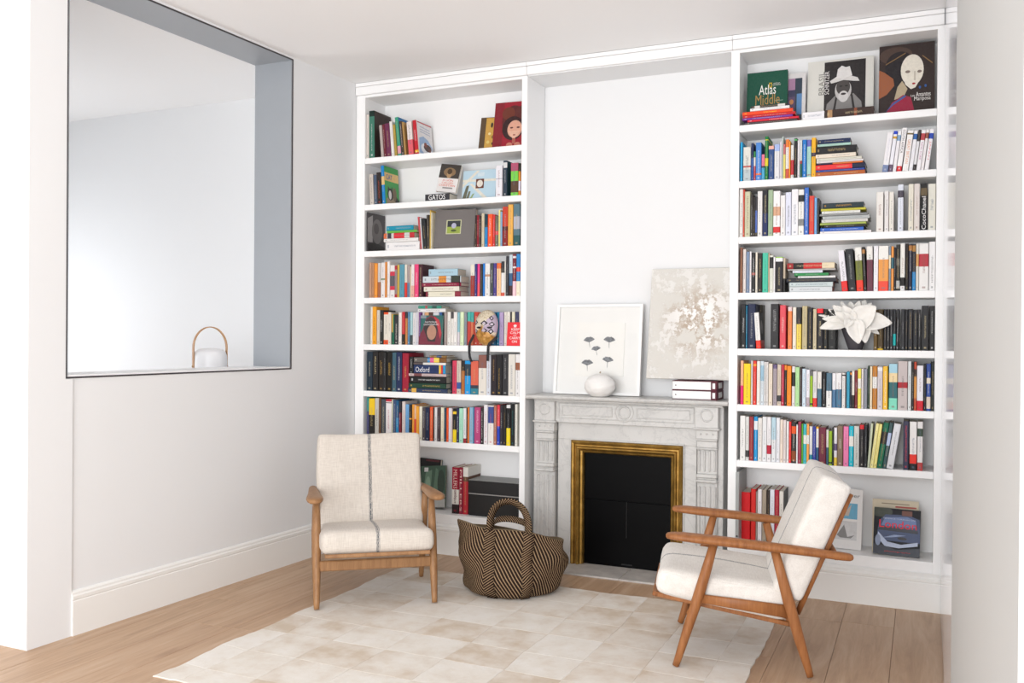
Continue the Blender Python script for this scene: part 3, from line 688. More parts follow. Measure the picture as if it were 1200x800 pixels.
# ------------------------------------------------------------------ lamp in the next room, on a console behind the wall
lx, ly = -.585, -.875; LZ = 1.17
ct_ = empty('console_table', (lx-.02, ly, 0), label='white console table behind the opening, carrying the small lantern', cat='table')
bx('table_top', M_WHITE, ct_, -.16, .16, -.45, .45, LZ-.03, LZ, .003)
for sx in (-.14, .14):
    for sy in (-.42, .42): bx('leg', M_WHITE, ct_, sx-.015, sx+.015, sy-.015, sy+.015, 0, LZ-.03, .002)
la = empty('lantern', (lx, ly, LZ), (0, 0, math.radians(63)), 'white lantern with bent wood handle standing beyond the left wall opening', 'lamp')
M_OPAL = plain('opal_white', 'f4f4f6', .35)
m = MB(); m.lathe([(.098, 0), (.104, .008), (.106, .04), (.106, .12), (.104, .155), (.096, .180), (.080, .195), (.05, .203), (.012, .205)], 40); m.build('body', M_OPAL, la)
hw_ = .108; path = []
for k in range(29):
    if k < 5: p = Vector((-hw_, 0, .055+.03*k))
    elif k > 23: p = Vector((hw_, 0, .055+.03*(28-k)))
    else:
        a = math.pi*(1-(k-5)/18); p = Vector((hw_*math.cos(a), 0, .205+.135*math.sin(a)))
    path.append(p)
pp = []
for i, p in enumerate(path):
    tn = (path[min(28, i+1)]-path[max(0, i-1)]).normalized(); wd = Vector((0, 1, 0)); pp.append((p, wd, wd.cross(tn)))
t = NT('bent_beech'); n = t.noise(t.coord('Object', (20, 20, 4)), 3, 4); t.set(Base_Color=t.ramp(n, [(.3, hx('a87a50')), (.7, hx('c89c70'))]), Roughness=.5); 
def strap_plain(path, w, thk, name, mat, parent):
    m = MB(); rings = []
    for p, wd, no in path: wd = wd.normalized(); no = no.normalized(); rings.append([tuple(p-wd*w/2-no*thk/2), tuple(p-wd*w/2+no*thk/2), tuple(p+wd*w/2+no*thk/2), tuple(p+wd*w/2-no*thk/2)])
    m.loft(rings, sm=False); return m.build(name, mat, parent)
strap_plain(pp, .026, .006, 'handle', t.m, la)
for sx in (-1, 1): MB().lathe([(.005, -.004), (.005, .004)], 10, (sx*.1125, 0, .09)).build('handle_pin', plain('brass_pin', 'a8864a', .4, .8), la)
# ------------------------------------------------------------------ books
NAMED = dict(white='f0f0ee', cream='e6dcc4', ivory='e2ddd0', grey='8c8c8c', silver='c4c6c8', charcoal='3c3c40', black='1c1b1d', navy='1e2a50', blue='2f6ac0', teal='2f8a8c', turquoise='40c0c0', green='1f7a44', olive='8a9448', lime='a0c832', mint='a8dcc4', yellow='f4d028', gold='d2a848', orange='f08a38', vermilion='e8502c', red='d02c30', maroon='7c2438', brown='7a5138', tan='c0956e', pink='ea6a96', magenta='e0408a', purple='5c4a90', lilac='b8a8d0', peach='f0c49c', lightblue='a8cce0', skyblue='5aa0d8', slate='5a7088', plum='6a2c4c', beige='d4c8b4', paleblue='d4dfe8', palegrey='dcdad8', rust='b0603a')
NAMED = {k: tuple(int(v[i:i+2], 16) for i in (0, 2, 4)) for k, v in NAMED.items()}
SAY = dict(lightblue='light blue', skyblue='sky blue', paleblue='pale blue', palegrey='pale grey')
def cname(h):
    c = tuple(int(h[i:i+2], 16) for i in (0, 2, 4))
    k = min(NAMED, key=lambda n: sum((a-b)**2 for a, b in zip(c, NAMED[n]))); return SAY.get(k, k)
ORD = ['first', 'second', 'third', 'fourth', 'fifth', 'sixth', 'seventh', 'eighth', 'ninth', 'tenth', '11th', '12th', '13th', '14th', '15th', '16th', '17th', '18th', '19th', '20th', '21st', '22nd', '23rd', '24th', '25th', '26th', '27th', '28th', '29th'] + [f'{n}th' for n in range(30, 70)]
for n_ in (31, 41, 51): ORD[n_-1] = f'{n_}st'
for n_ in (32, 42, 52): ORD[n_-1] = f'{n_}nd'
for n_ in (33, 43, 53): ORD[n_-1] = f'{n_}rd'
def lum(h): return sum(k*int(h[i:i+2], 16)/255 for k, i in ((.3, 0), (.59, 2), (.11, 4)))
def text_colour(h, rng):
    if lum(h) > .55: return rng.choice(['6a6a6a', '4a4a4c', '8a5a50', '7a7a7c', '5a6a80'])
    return rng.choice(['d8d4c8', 'b8a070', 'e0e0e0', 'a8a8a8', 'c8b890'])
def book_mesh(name, w, h, d, bands, side=None, back=None, horizontal=False):
    """upright book: x width centred, spine towards -y at y=0, z up. bands: (colour, z0, z1) top to bottom as fractions from the top"""
    m = MB(); b = min(.004, w*.18); x0, x1 = -w/2, w/2; tb = min(.0022, w*.12)
    prof = [(x0, b*1.3), (x0+b*.35, b*.35), (x0+b, 0), (x1-b, 0), (x1-b*.35, b*.35), (x1, b*1.3)]
    us = [0, .04, .12, .88, .96, 1]
    cuts = []; pos = 0
    base = bands[0][0]
    edges = sorted({0.0, 1.0, *[a for _, a, _ in bands[1:]], *[e for _, _, e in bands[1:]]})
    for a, e in zip(edges[:-1], edges[1:]):
        mid = (a+e)/2; c = base
        for cc, p, q in bands[1:]:
            if p <= mid <= q: c = cc
        cuts.append((1-e, 1-a, hx(c)))
    sidec = hx(side) if side else None
    for z0, z1, c in cuts:
        for k in range(5):
            (xa, ya), (xb, yb) = prof[k], prof[k+1]
            m.face([(xa, ya, z0*h), (xb, yb, z0*h), (xb, yb, z1*h), (xa, ya, z1*h)], 0, c, [(us[k], z0), (us[k+1], z0), (us[k+1], z1), (us[k], z1)])
        for x, s in ((x0, -1), (x1, 1)):
            cc = sidec if (sidec and s > 0) else c
            ys = (b*1.3, d)
            q = [(x, ys[0], z0*h), (x, ys[1], z0*h), (x, ys[1], z1*h), (x, ys[0], z1*h)]
            m.face(q, 0, cc); xi = x-s*tb; q2 = [(xi, y, z) for _, y, z in q]; m.face(q2, 0, cc)
            m.face([q[1], q2[1], q2[2], q[2]], 0, cc)
    for zz, c in ((0, cuts[0][2]), (h, cuts[-1][2])):
        c = cuts[-1][2] if zz == 0 else cuts[0][2]
        m.face([(x0, b*1.3, zz), (x0+tb, b*1.3, zz), (x0+tb, d, zz), (x0, d, zz)], 0, c); m.face([(x1-tb, b*1.3, zz), (x1, b*1.3, zz), (x1, d, zz), (x1-tb, d, zz)], 0, c)
        m.face([(px, py, zz) for px, py in prof], 0, c)
    return m, tb, b
SMALL = []
def set_txt(o, h, seed=None):
    """title colour of a book cover (alpha carries a seed for the line print)"""
    cv = o if o.type == 'MESH' else next(c for c in o.children if c.name.startswith('cover')); me = cv.data
    ca = me.color_attributes.get('Txt') or me.color_attributes.new('Txt', 'FLOAT_COLOR', 'CORNER')
    c = hx(h); sd = random.Random(o.name).random() if seed is None else seed; n = len(me.loops)
    ca.data.foreach_set('color', [c[0], c[1], c[2], sd]*n)
def make_book(w, h, d, bands, tcol, loc, rot=(0, 0, 0), label=None, group=None, side=None, keep=False):
    m, tb, b = book_mesh('book', w, h, d, bands, side)
    e = empty('book', loc, rot, label, 'book', group)
    o = m.build('cover', M_PRINT, e, recalc=False); set_txt(o, tcol, random.Random(label).random())
    bx('pages', M_PAGES, e, -w/2+tb+.0002, w/2-tb-.0002, b*1.3+.0004, d-.003, .0025, h-.0025, 0)
    e['face_area'] = w*h
    if not keep: SMALL.append(e)
    return e
def parse(spec):
    out = []
    for e in spec.replace('\n', ' ').split(';'):
        t = e.split()
        if not t: continue
        r = dict(x0=float(t[0]), x1=float(t[1]), top=float(t[2]), c=t[3], bands=[], lean=0.0, side=None, d=None, t=None, txt=None, note=None)
        for q in t[4:]:
            if '@' in q:
                c, ab = q.split('@'); a, b = ab.split('-'); r['bands'].append((c, float(a), float(b)))
            elif q[0] == 'L': r['lean'] = float(q[1:])
            elif q[0] == 'S': r['side'] = q[1:]
            elif q[0] == 'D': r['d'] = float(q[1:])
            elif q[0] == 'T': r['t'] = q[1:]
        out.append(r)
    return out
ROWBOOKS = []
def row(side, k, crops, dep=None, Ysp=.012):
    """side 'left'/'right', compartment k (0 top); crops: (ox, oy, scale, spec)"""
    zb = shz(k); case = side; items = []
    for ox, oy, s, spec in crops:
        for r in parse(spec):
            vb = oy + 45
            u0, u1 = ox+r['x0']/s, ox+r['x1']/s
            X0, X1 = at(u0, vb, Ysp).x, at(u1, vb, Ysp).x; zt = at((u0+u1)/2, oy+r['top']/s, Ysp).z
            items.append((X0, X1, zt, r))
    n = 0; res = []
    for X0, X1, zt, r in items:
        rng = random.Random(int(X0*1e4)+k*77+(side == 'right')*999)
        X0 = max(X0, (XA0 if side == 'left' else XB0)+.001); X1 = min(X1, (XA1 if side == 'left' else XB1)-.001)
        lean = math.radians(r['lean'])
        w = max(.006, (X1-X0)*math.cos(lean)-.0004 if lean else X1-X0-.0004); hgt = max(.06, (zt-zb)/math.cos(lean) - (w*math.sin(abs(lean)) if lean else 0))
        d = min(r['d'] or min(.235, max(.12, hgt*(.66+rng.uniform(-.04, .06)))), SD-.01-Ysp)
        y = Ysp + rng.uniform(-.003, .004)
        bands = [(r['c'], 0, 1)] + r['bands']
        n += 1
        wd = 'slim' if w < .020 else ('thick' if w > .042 else '')
        dom = r['c']; extra = ''
        if r['bands']:
            big = max(r['bands'], key=lambda b: b[2]-b[1]); e = cname(big[0])
            if e != cname(dom): extra = f' and {e}'
        label = f"AUTO {n} {X0:.4f} {side}{k}"; auto = f"{wd} {cname(dom)}{extra} book".strip()
        # pivot at the bottom corner it leans over
        xc = (X0+X1)/2; dz = 0
        if lean > 0: dxp = -w/2
        elif lean < 0: dxp = w/2
        else: dxp = 0
        px = (X0+.0002 if lean > 0 else X1-.0002) if lean else xc
        cx = px - dxp*math.cos(lean); cz = zb + .0003 + abs(dxp*math.sin(lean))
        o = make_book(w, hgt, d, bands, r['t'] or text_colour(r['c'], rng), (cx, y, cz), (0, -lean, 0), label, f'upright books on {side} bookcase {ORD[k]} shelf', r['side'])
        ROWBOOKS.append((side, k, cx, o, auto)); res.append((o, w, hgt, d, r))
    return res
def stack(side, k, spec, what='', Ysp=.012, zb=None, dp=.17):
    """horizontal stack, bottom first: u0 u1 vtop(px at left end) colour ..., spine to the front"""
    z = (shz(k) if zb is None else zb)+.0003; res = []; rs = parse(spec); n = len(rs)
    for i, r in enumerate(rs):
        rng = random.Random(i*31+k*7+(side == 'right')*5)
        X0, X1 = at(r['x0'], r['top'], Ysp).x, at(r['x1'], r['top'], Ysp).x
        zt = at((r['x0']+r['x1'])/2, r['top'], Ysp).z; th = max(.005, zt-z-.0003); L = X1-X0
        d = r['d'] or min(.225, max(.12, L*rng.uniform(.62, .74)))
        pos = 'lowest' if i == 0 else ('topmost' if i == n-1 else ORD[i]+' from bottom')
        extra = ''
        if r['bands']:
            e = cname(max(r['bands'], key=lambda b: b[2]-b[1])[0])
            if e != cname(r['c']): extra = f' and {e}'
        label = f"{cname(r['c'])}{extra} book lying flat, {pos} in stack, {side} bookcase {ORD[k]} shelf"
        # build upright then lay over: local z runs along +x of the case (rotation +90 about y), spine stays in front
        bands = [(r['c'], 0, 1)] + [(c, 1-b, 1-a) for c, a, b in r['bands']]
        o = make_book(th, L, d, bands, r['t'] or text_colour(r['c'], rng), (X0, Ysp+rng.uniform(-.004, .006), z+th/2), (0, math.pi/2, 0), label, f'flat books stacked on {side} bookcase {ORD[k]} shelf')
        res.append((o, th, L, d)); z += th+.0003
    return res, z
def spine_text(o, w, h, body, col, z0, z1, frac=.62, up=False):
    """lettering along the spine, reading down (or up), between heights z0..z1 (fractions)"""
    if up: text_mesh('title', body, ink(col), o, (z1-z0)*h, w*frac, (w*frac/2, -.0006, z0*h), (0, 0, 1), (-1, 0, 0), 0)
    else: text_mesh('title', body, ink(col), o, (z1-z0)*h, w*frac, (-w*frac/2, -.0006, z1*h), (0, 0, -1), (1, 0, 0), 0)
def front_book(X0, X1, zb, hgt, thick, Y, tilt, lean, cover, label, group=None, shapes=(), spine=None, cat='book', texts=()):
    """book shown face-on: local x across 0..w, z up, cover at y=0; tilt leans it back"""
    w = X1-X0; dz = thick*math.sin(math.radians(tilt)) + max(0, -w*math.sin(math.radians(lean))); e = empty('book', (X0, Y, zb+.0005+dz), (math.radians(-tilt), math.radians(-lean), 0), label, cat, group)
    tb = min(.002, thick*.2); c = hx(cover); sc = hx(spine or cover)
    m = MB(); m.box(0, w, 0, tb, 0, hgt, 0, 0, c); m.box(0, w, thick-tb, thick, 0, hgt, 0, 0, c); m.box(0, tb, tb, thick-tb, 0, hgt, 0, 0, sc)
    o = m.build('cover', M_PRINT, e, recalc=True); set_txt(o, '808080', .5)
    bx('pages', M_PAGES, e, tb, w-.003, tb, thick-tb, .003, hgt-.003, 0)
    if shapes:
        m = MB()
        for i, s in enumerate(shapes):
            y = -.0003-.00025*i; k = s[0]; cc = hx(s[1])
            if k == 'r': _, _, a, b, p, q = s; P = [(a, b), (p, b), (p, q), (a, q)]
            elif k == 'e':
                _, _, cx, cz, rx, rz = s[:6]; rt = s[6] if len(s) > 6 else 0
                P = []
                for n in range(28):
                    an = 2*math.pi*n/28; ex, ez = rx*math.cos(an)*w, rz*math.sin(an)*hgt
                    P.append((cx+(ex*math.cos(rt)-ez*math.sin(rt))/w, cz+(ex*math.sin(rt)+ez*math.cos(rt))/hgt))
            else: P = s[2]
            P = [(min(1, max(0, x)), min(1, max(0, z))) for x, z in P]
            m.face([(x*w, y, z*hgt) for x, z in P], 0, cc)
        m.build('cover_picture', M_ART, e, recalc=False)
    dpt = .0006+.00025*len(shapes)
    for body, col, a, b, p, q, *vert in texts:
        if vert: text_mesh('title', body, ink(col), e, (q-b)*hgt, (p-a)*w, (p*w, -dpt, b*hgt), (0, 0, 1), (-1, 0, 0), 0)
        else: text_mesh('title', body, ink(col), e, (p-a)*w, (q-b)*hgt, (a*w, -dpt, b*hgt), (1, 0, 0), (0, 0, 1), 0)
    return e
def fpx(u0, u1, vt, k, Y, tilt=0):   # face-on book from its pixel extents: returns X0, X1, base z, height
    zb = shz(k); a, b = at(u0, vt+30, Y).x, at(u1, vt+30, Y).x
    b = min(b, (XA1 if u0 < 700 else XB1)-.004); zt = at((u0+u1)/2, vt, Y+.05*(tilt > 0)).z; return a, b, zb, (zt-zb)/math.cos(math.radians(tilt))
# ---- left bookcase
row('left', 0, [(425, 120, 11.43, '40 80 160 d9d0c8; 90 158 110 3f7a68 L1 S3a2b27 D.22 0f2a24@0-.12; 248 285 300 b9aca6 L5; 288 320 290 6d1f2e L5; 322 385 275 6b2b4d L5; 388 425 250 e8e4e0 L5; 427 458 290 b59a45 L5; 470 515 190 3c9a7c L6 S3a78b0 e0a0b0@.75-.95; 520 556 245 4a3a30 L6; 560 585 258 b08a50 L6; 615 682 250 eadfd9 L5 e0606a@.55-1')])
r = row('left', 0, [(425, 120, 11.43, '700 750 230 c01f2c L6 f0c020@.88-.95 Se8e6e6 D.215')])
o, w_, h_, d_, _ = r[0]
o['label'] = 'red-spined cookbook with blue plate on its white cover, left bookcase first shelf'
m = MB(); X_ = w_/2
def cov(m, i, pts, c): m.face([(X_+.0004+.0003*i, d_*y, h_*z) for y, z in pts], 0, hx(c))
el = lambda cy, cz, ry, rz, n=24: [(cy+ry*math.cos(2*math.pi*k/n), cz+rz*math.sin(2*math.pi*k/n)) for k in range(n)]
cov(m, 0, [(.06, .02), (.98, .02), (.98, .98), (.06, .98)], 'eceaea'); cov(m, 1, [(.06, .95), (.98, .95), (.98, .985), (.06, .985)], 'c02434')
cov(m, 1, [(.08, .05), (.9, .02), (.95, .3), (.7, .5), (.4, .58), (.12, .5)], '9ab8dc'); cov(m, 2, el(.55, .22, .36, .17), 'eef0f4'); cov(m, 3, el(.62, .26, .25, .11), '4a2a20'); cov(m, 4, el(.5, .34, .1, .07), '8a3a28'); cov(m, 4, el(.74, .2, .09, .05), '6a3424')
for z in (.84, .76, .69): cov(m, 1, [(.2, z), (.85, z-.03), (.85, z-.005), (.2, z+.025)], 'b4bcd0')
m.build('cover_picture', M_ART, o, recalc=False)
front_book(*fpx(560.3, 579.5, 139.5, 0, .10, 8), .012, .10, 8, -2, '6a5230', 'small gold and brown patterned book, face-on, left bookcase first shelf', shapes=[('r', '5a4630', 0, 0, .32, 1), ('r', 'd0a24a', .34, .02, 1, .98), ('e', '2a2018', .7, .76, .07, .08), ('e', 'e8d8a0', .6, .5, .08, .04), ('e', '8a6a30', .8, .4, .07, .05), ('e', 'e0c878', .55, .25, .09, .05), ('e', '3a3020', .82, .2, .05, .04)])
front_book(*fpx(576.6, 613.5, 121, 0, .075, 8), .014, .075, 8, -1, '9c1f30', 'tall red picture book with a pale painted face, left bookcase first shelf', shapes=[('r', '861826', .0, .0, .3, 1), ('e', '5a1a1c', .62, .58, .36, .34), ('e', '6e3020', .45, .75, .2, .14), ('e', '5e2420', .85, .76, .18, .14), ('e', '2e0e12', .62, .42, .34, .26), ('e', 'e0a890', .68, .40, .23, .19), ('p', 'e8b8a0', [(.5, .36), (.86, .36), (.76, .24), (.67, .17), (.58, .24)]), ('e', '5a2a28', .58, .43, .05, .018), ('e', '5a2a28', .79, .43, .05, .018), ('e', 'a05048', .68, .27, .045, .014), ('r', 'b06050', .63, .08, .73, .2), ('e', 'c8806c', .55, .05, .1, .06), ('e', 'c8806c', .8, .05, .1, .06)])
row('left', 1, [(425, 185, 12, '100 155 225 cfc6bc L3; 160 205 235 4c5c74 L3; 208 268 200 2a2422 L3 Tc05040')])
r = row('left', 1, [(425, 185, 12, '275 318 105 1583c8 L3.5 e3bd7c@.28-.5 S2f9a48 D.19')]); o, w_, h_, d_, _ = r[0]
o['label'] = 'blue-spined cat book with green cover showing two cats, left bookcase second shelf'
m = MB(); X_ = w_/2
cov(m, 0, [(.03, .01), (.99, .01), (.99, .99), (.03, .99)], '3aa04c'); cov(m, 1, [(.03, .62), (.99, .62), (.99, .84), (.03, .84)], 'e8c27e')
cov(m, 1, [(.1, .0), (.99, .0), (.99, .14), (.5, .2), (.1, .16)], '9c8a70'); cov(m, 2, el(.38, .28, .2, .16), '2a2624'); cov(m, 3, el(.36, .26, .1, .12), 'e8e4e0'); cov(m, 3, [(.2, .36), (.24, .5), (.32, .42)], '2a2624'); cov(m, 3, [(.44, .42), (.52, .5), (.54, .36)], '2a2624')
cov(m, 2, el(.68, .3, .14, .18), '7a664c'); cov(m, 2, [(.7, .1), (.98, .04), (.98, .14), (.8, .26)], '2c2826')
m.build('cover_picture', M_ART, o, recalc=False)
text_mesh('title', 'CAT', ink('1f62a8'), o, d_*.42, h_*.13, (X_+.003, d_*.12, h_*.66), (0, 1, 0), (0, 0, 1), 0)
gs, gz = stack('left', 1, '498.3 526.3 226.8 37363a', dp=.2); o, th, L, d = gs[0]; o['label'] = 'dark grey flat book with big white lettering on spine, left bookcase second shelf'; set_txt(o, '37363a')
text_mesh('title', 'GATOS', ink('f0f0f0'), o, L*.7, th*.74, (th*.37, -.0008, L*.14), (0, 0, 1), (-1, 0, 0), 0)
a, b, zb, hh = fpx(510.5, 534, 196.5, 1, .055, 12)
front_book(a, b, gz, zb+hh-gz, .024, .055, 10, -8, 'e6e2e0', 'white and dark book with orange title on the grey flat book, left bookcase second shelf', shapes=[('r', '3c3834', 0, .5, 1, 1), ('e', '8a7050', .5, .72, .3, .16), ('e', 'b09068', .5, .62, .12, .12), ('e', '4a3a28', .5, .74, .12, .1), ('r', '9a9694', .3, .12, .8, .17)], spine='b0523a', texts=[('A LION\nCALLED\nCHRISTIAN', 'd8582c', .1, .2, .9, .45)])
front_book(*fpx(541, 580, 200.5, 1, .09, 8), .014, .09, 8, 0, 'bcd6e4', 'pale blue book with city plan and brown square on cover, left bookcase second shelf', shapes=[('p', 'e6e2d4', [(0, .55), (.4, .98), (.5, .98), (0, .42)]), ('p', 'e6e2d4', [(.2, .55), (.3, .55), (.8, .02), (.66, .02)]), ('p', 'e6e2d4', [(0, .62), (1, .6), (1, .68), (0, .7)]), ('r', 'd4e4ec', .44, .78, .64, .92), ('r', '6a3a2c', .4, .38, .64, .7), ('e', 'e8e0d4', .52, .54, .09, .12), ('p', '6a6a58', [(0, .0), (.12, .0), (.2, .5), (.12, .48)]), ('p', '7a7a64', [(.12, 0), (.2, 0), (.26, .3), (.2, .3)]), ('p', '9ab080', [(.22, 0), (.28, 0), (.38, .22), (.32, .2)])])
row('left', 1, [(515, 180, 12, '790 882 165 e6e4ea 9aa0b0@.42-.44; 890 945 98 2b3a4a S1c4a54 d8d8d8@.05-.2; 998 1102 130 7ad04c b0506c@0-.25 5a4030@.55-.9; 1105 1130 132 e8902c 2a2a20@0-.25 e8e0f0@.55-.85')])
r = row('left', 2, [(425, 240, 12, '52 64 102 4a4648 S5c595a D.23')]); o, w_, h_, d_, _ = r[0]; o['label'] = 'book with black-and-white tree photograph cover against the left bookcase wall, third shelf'
m = MB(); X_ = w_/2; cov(m, 0, [(0.02, 0), (1, 0), (1, 1), (0.02, 1)], '4c494a'); cov(m, 1, [(.02, .25), (.3, .25), (.3, .95), (.02, .85)], 'a8a5a5'); cov(m, 2, el(.55, .55, .3, .32), '7a7676'); cov(m, 3, el(.5, .62, .14, .14), '5a5656'); cov(m, 1, [(0.02, 0), (1, 0), (1, .16), (.5, .26), (0.02, .2)], '2c2a2a'); m.build('cover_picture', M_ART, o, recalc=False)
stack('left', 2, '452 491 283.0 eceaea; 450 490 278.8 e8e6e4; 450 485.5 272.6 cfd0cc e07040@0-.1 3a3a44@.12-.25 d83038@.33-.68 c03038@.85-1; 453 488 269.6 6cb848; 452.5 484 264 1590ac')
row('left', 2, [(425, 240, 12, '806 830 165 c84a50 L6; 832 846 178 e4e2e4 L5; 848 906 188 26292c L5; 908 940 140 4c4640 L2; 942 956 75 e0bc62; 957 974 108 d8d0b8')], Ysp=.03)
front_book(*fpx(507.8, 555, 247.5, 2, .045, 7), .03, .045, 6, -1, '76716f', 'grey photo album with small green picture on its cover, left bookcase third shelf', shapes=[('r', 'cfd0a8', .29, .36, .66, .73), ('r', '34383c', .315, .55, .64, .71), ('r', '9aac4c', .315, .38, .64, .55), ('e', 'b8b8d0', .48, .58, .06, .07), ('e', '4a5a30', .48, .45, .07, .03)])
row('left', 2, [(515, 235, 12, '494 524 205 3a2422; 525 555 205 8e1a2a; 556 580 215 4a3c38; 585 626 180 d0c4a8 Tb04030; 630 672 190 0f82c4 123a4c@0-.4; 675 742 190 f2582a; 745 775 195 d43a3f; 777 823 212 6e6c5c d84a50@.5-.62; 825 850 130 eadc8c; 851 878 155 88b0d0; 880 957 85 c8402c 8a2424@.6-1 5a2422@.5-.6; 960 1031 55 eab052; 1035 1126 45 5d7a86 b0b4c0@.3-.6 2f5a5c@.75-1')])
row('left', 3, [(425, 298, 12, '90 124 115 c0967a; 125 156 118 b98a68; 160 205 125 f09a3a; 208 246 120 d5ccc6 a86a4a@.55-1; 250 311 115 eae5e4 8a9a80@.45-.5; 312 340 108 d8893a; 342 377 100 ece8e6; 378 444 150 e6e2e0 d8304c@.2-.33 5c5c62@.33-.65 d8304c@.65-.77; 446 478 160 9a8a8c b02c40@.0-.12 b82434@.9-1; 480 510 145 d2b052; 512 580 140 5b98ac T40606c; 583 617 142 e2ddd0 e0392e@.55-1; 619 660 150 a89a98 6a80a0@.55-1; 662 679 170 d8c8a8; 680 723 140 e8e0de e8b0a0@.65-1; 725 782 138 e8487c; 784 838 138 4a2630')])
row('left', 3, [(425, 298, 12, '842 886 155 dcd8d4 D.1; 888 922 155 dfdfe4 D.1')], Ysp=.15)
sx, _ = stack('left', 3, '499 539.5 341.3 e3decb 8a3040@0-.07 8a3040@.84-1 D.125; 497 538.5 335.5 e2decf D.125; 494.5 540 331 8a2440 Te8d8c0 D.125; 495.5 540 323.2 cdd7dd e09038@.42-.62 3c4238@.74-.98 D.125; 502 536 314.8 a9c9d8 D.125')
o, th, L, d = sx[3]; m = MB(); m.box(-th/2, .072, -.0028, -.0012, L-.012, L-.007, 0); m.build('ribbon_marker', ink('1c1a1a'), o)
row('left', 3, [(515, 295, 12, '432 492 178 e6e0d2 a03a34@.35-1; 494 526 170 38387e; 528 565 168 ea3f8a f05a6a@.6-1; 567 605 170 3c3838 T8a7a50; 607 635 162 1f7ad0; 638 708 165 e8e6e4 c89a80@.33-.4; 710 755 160 4a5050; 757 800 160 4b3f8c; 803 863 158 f3c89a e8713a@0-.17; 866 912 135 35353a e6e6e6@.33-.9 d84a3c@.9-1; 914 930 120 e8e4dc; 932 970 60 3a3a40; 972 1022 40 c5d2da 3f6690@.45-.75 4a3030@.75-1; 1024 1073 30 7a2a38 e8e0e0@.05-.1 e8e0e0@.3-.34 f2c9d4@.65-1; 1075 1130 30 2e86c8 e8413a@.32-.42 efe8d2@.65-1')])
row('left', 4, [(425, 352, 12, '105 134 88 e6e0d4; 136 192 88 f0a52a T8a5a20; 195 241 135 d4cabc; 243 286 135 2b2b28; 288 356 165 e4ddd0 e8582c@0-.07 e8582c@.86-1; 358 398 165 e2dcd0; 400 424 190 c9a050 1f5a44@.6-1; 425 438 200 1a7a5a; 439 500 210 2f3034; 503 548 165 e9e4dc; 551 590 160 c8303c 2a2624@.68-1; 593 626 158 c8864a 3a3a3c@0-.2; 628 658 160 5b86a8; 660 695 165 a8d0d4 3d4a4a@.7-1; 697 744 168 dcd8d8; 745 770 165 cfd0d8; 771 785 168 d8ccd4; 786 806 165 7a4a8a')])
row('left', 4, [(425, 352, 12, '822 862 168 e0dcd8; 864 922 168 e8b080; 924 986 168 5a4038; 988 1070 168 d8d8dc; 1072 1110 168 3a62a0; 1111 1140 168 2f3038; 1141 1178 168 b0a09c')], Ysp=.045)
zt4 = at(506, 366, .045).z
stack('left', 4, '489.5 522 361.3 eceaea; 490.5 517.5 358 3c9a84 c04a50@.3-.4 2a5a50@.6-.8', zb=zt4+.001, Ysp=.045)
front_book(*fpx(491.8, 519.2, 370, 4, .028, 6), .012, .012, 3, 0, '3c7a74', 'magazine with red-hooded portrait cover, face-on, left bookcase fifth shelf', shapes=[('r', '2f6a66', 0, 0, 1, 1), ('p', '7a3040', [(.0, 0), (.95, 0), (.98, .35), (.9, .75), (.72, .95), (.5, 1), (.3, .9), (.15, .5), (.0, .3)]), ('p', 'c04048', [(.62, .97), (.85, .85), (.97, .4), (.9, .2), (.8, .6)]), ('p', '3c3436', [(.2, .55), (.3, .85), (.5, .95), (.7, .85), (.8, .5), (.7, .1), (.4, .12)]), ('e', 'b88a74', .55, .42, .2, .25), ('r', '8e99a0', .05, .9, .3, 1)], texts=[('NATIONAL\nGEOGRAPHIC', 'd8dcdc', .2, .66, .85, .8)])
row('left', 4, [(515, 355, 12, '72 102 190 b8a89c; 105 152 125 eeeae4; 155 195 125 eae6e0 4a4648@0-.2; 196 246 125 ece8e4; 252 282 130 8fc4d0 d8d0d8@.6-1; 288 340 125 dcedc4; 345 383 130 8a909a; 385 432 125 4fb3a6 c8443a@.28-1; 434 480 128 3fa8a4 d06a4c@.3-1; 482 540 125 c24638; 541 600 130 b8503c; 601 655 126 d8a868; 656 720 130 9a3038; 721 790 128 2a6a90; 800 836 125 1f7aa0; 839 896 130 b6a3cc; 905 945 122 e2ddd4; 946 990 122 e4dfd6; 992 1012 124 3a3a3a; 1015 1058 122 e5e2c8; 1060 1112 122 3c4060; 1113 1129 122 ddd8d0')], Ysp=.05)
front_book(*fpx(593.6, 611, 377.8, 4, .018, 5), .012, .018, 6, 0, 'e8343c', 'small red book with white crown and slogan, left bookcase fifth shelf', shapes=[('e', 'f4e8e8', .55, .85, .12, .05), ('r', 'f4e8e8', .45, .78, .65, .8)], texts=[('KEEP\nCALM', 'f8f0f0', .22, .5, .92, .74), ('AND', 'f8f0f0', .45, .42, .68, .47), ('CARRY\nON', 'f8f0f0', .18, .12, .95, .38)])
row('left', 5, [(425, 405, 12, '55 136 85 1c2e3c Tb8b09a; 140 213 88 24201f; 216 290 90 1e1a18 Tb08a48; 292 329 92 232323; 332 409 88 16130f Tc8a048; 412 469 95 3d5f6e; 471 549 90 1d2a52; 551 640 105 a01c34 Tc8a058 D.21')])
sx, z6 = stack('left', 5, '477.5 524 455 2c3a58 e0b050@.1-.22; 479 522.5 449 1d4030 Tc8a858; 480 522.5 441 1b1b1d Te8e8e8; 479 523 437.6 c9b4b4 7a4a4c@.14-.35; 485 522 427.6 23345e e8c040@.80-.86 d04040@.86-.92 2f98d0@.93-1; 484 522 424.6 ebe9e5 5a5050@0-.3; 485 523 418.8 6a6460 3a8ac0@.42-.5 e05a90@.5-.62 ecd050@.62-.78 7a5228@.78-1; 503 523 416.4 8a6a3a 2f4a7a@.4-.7')
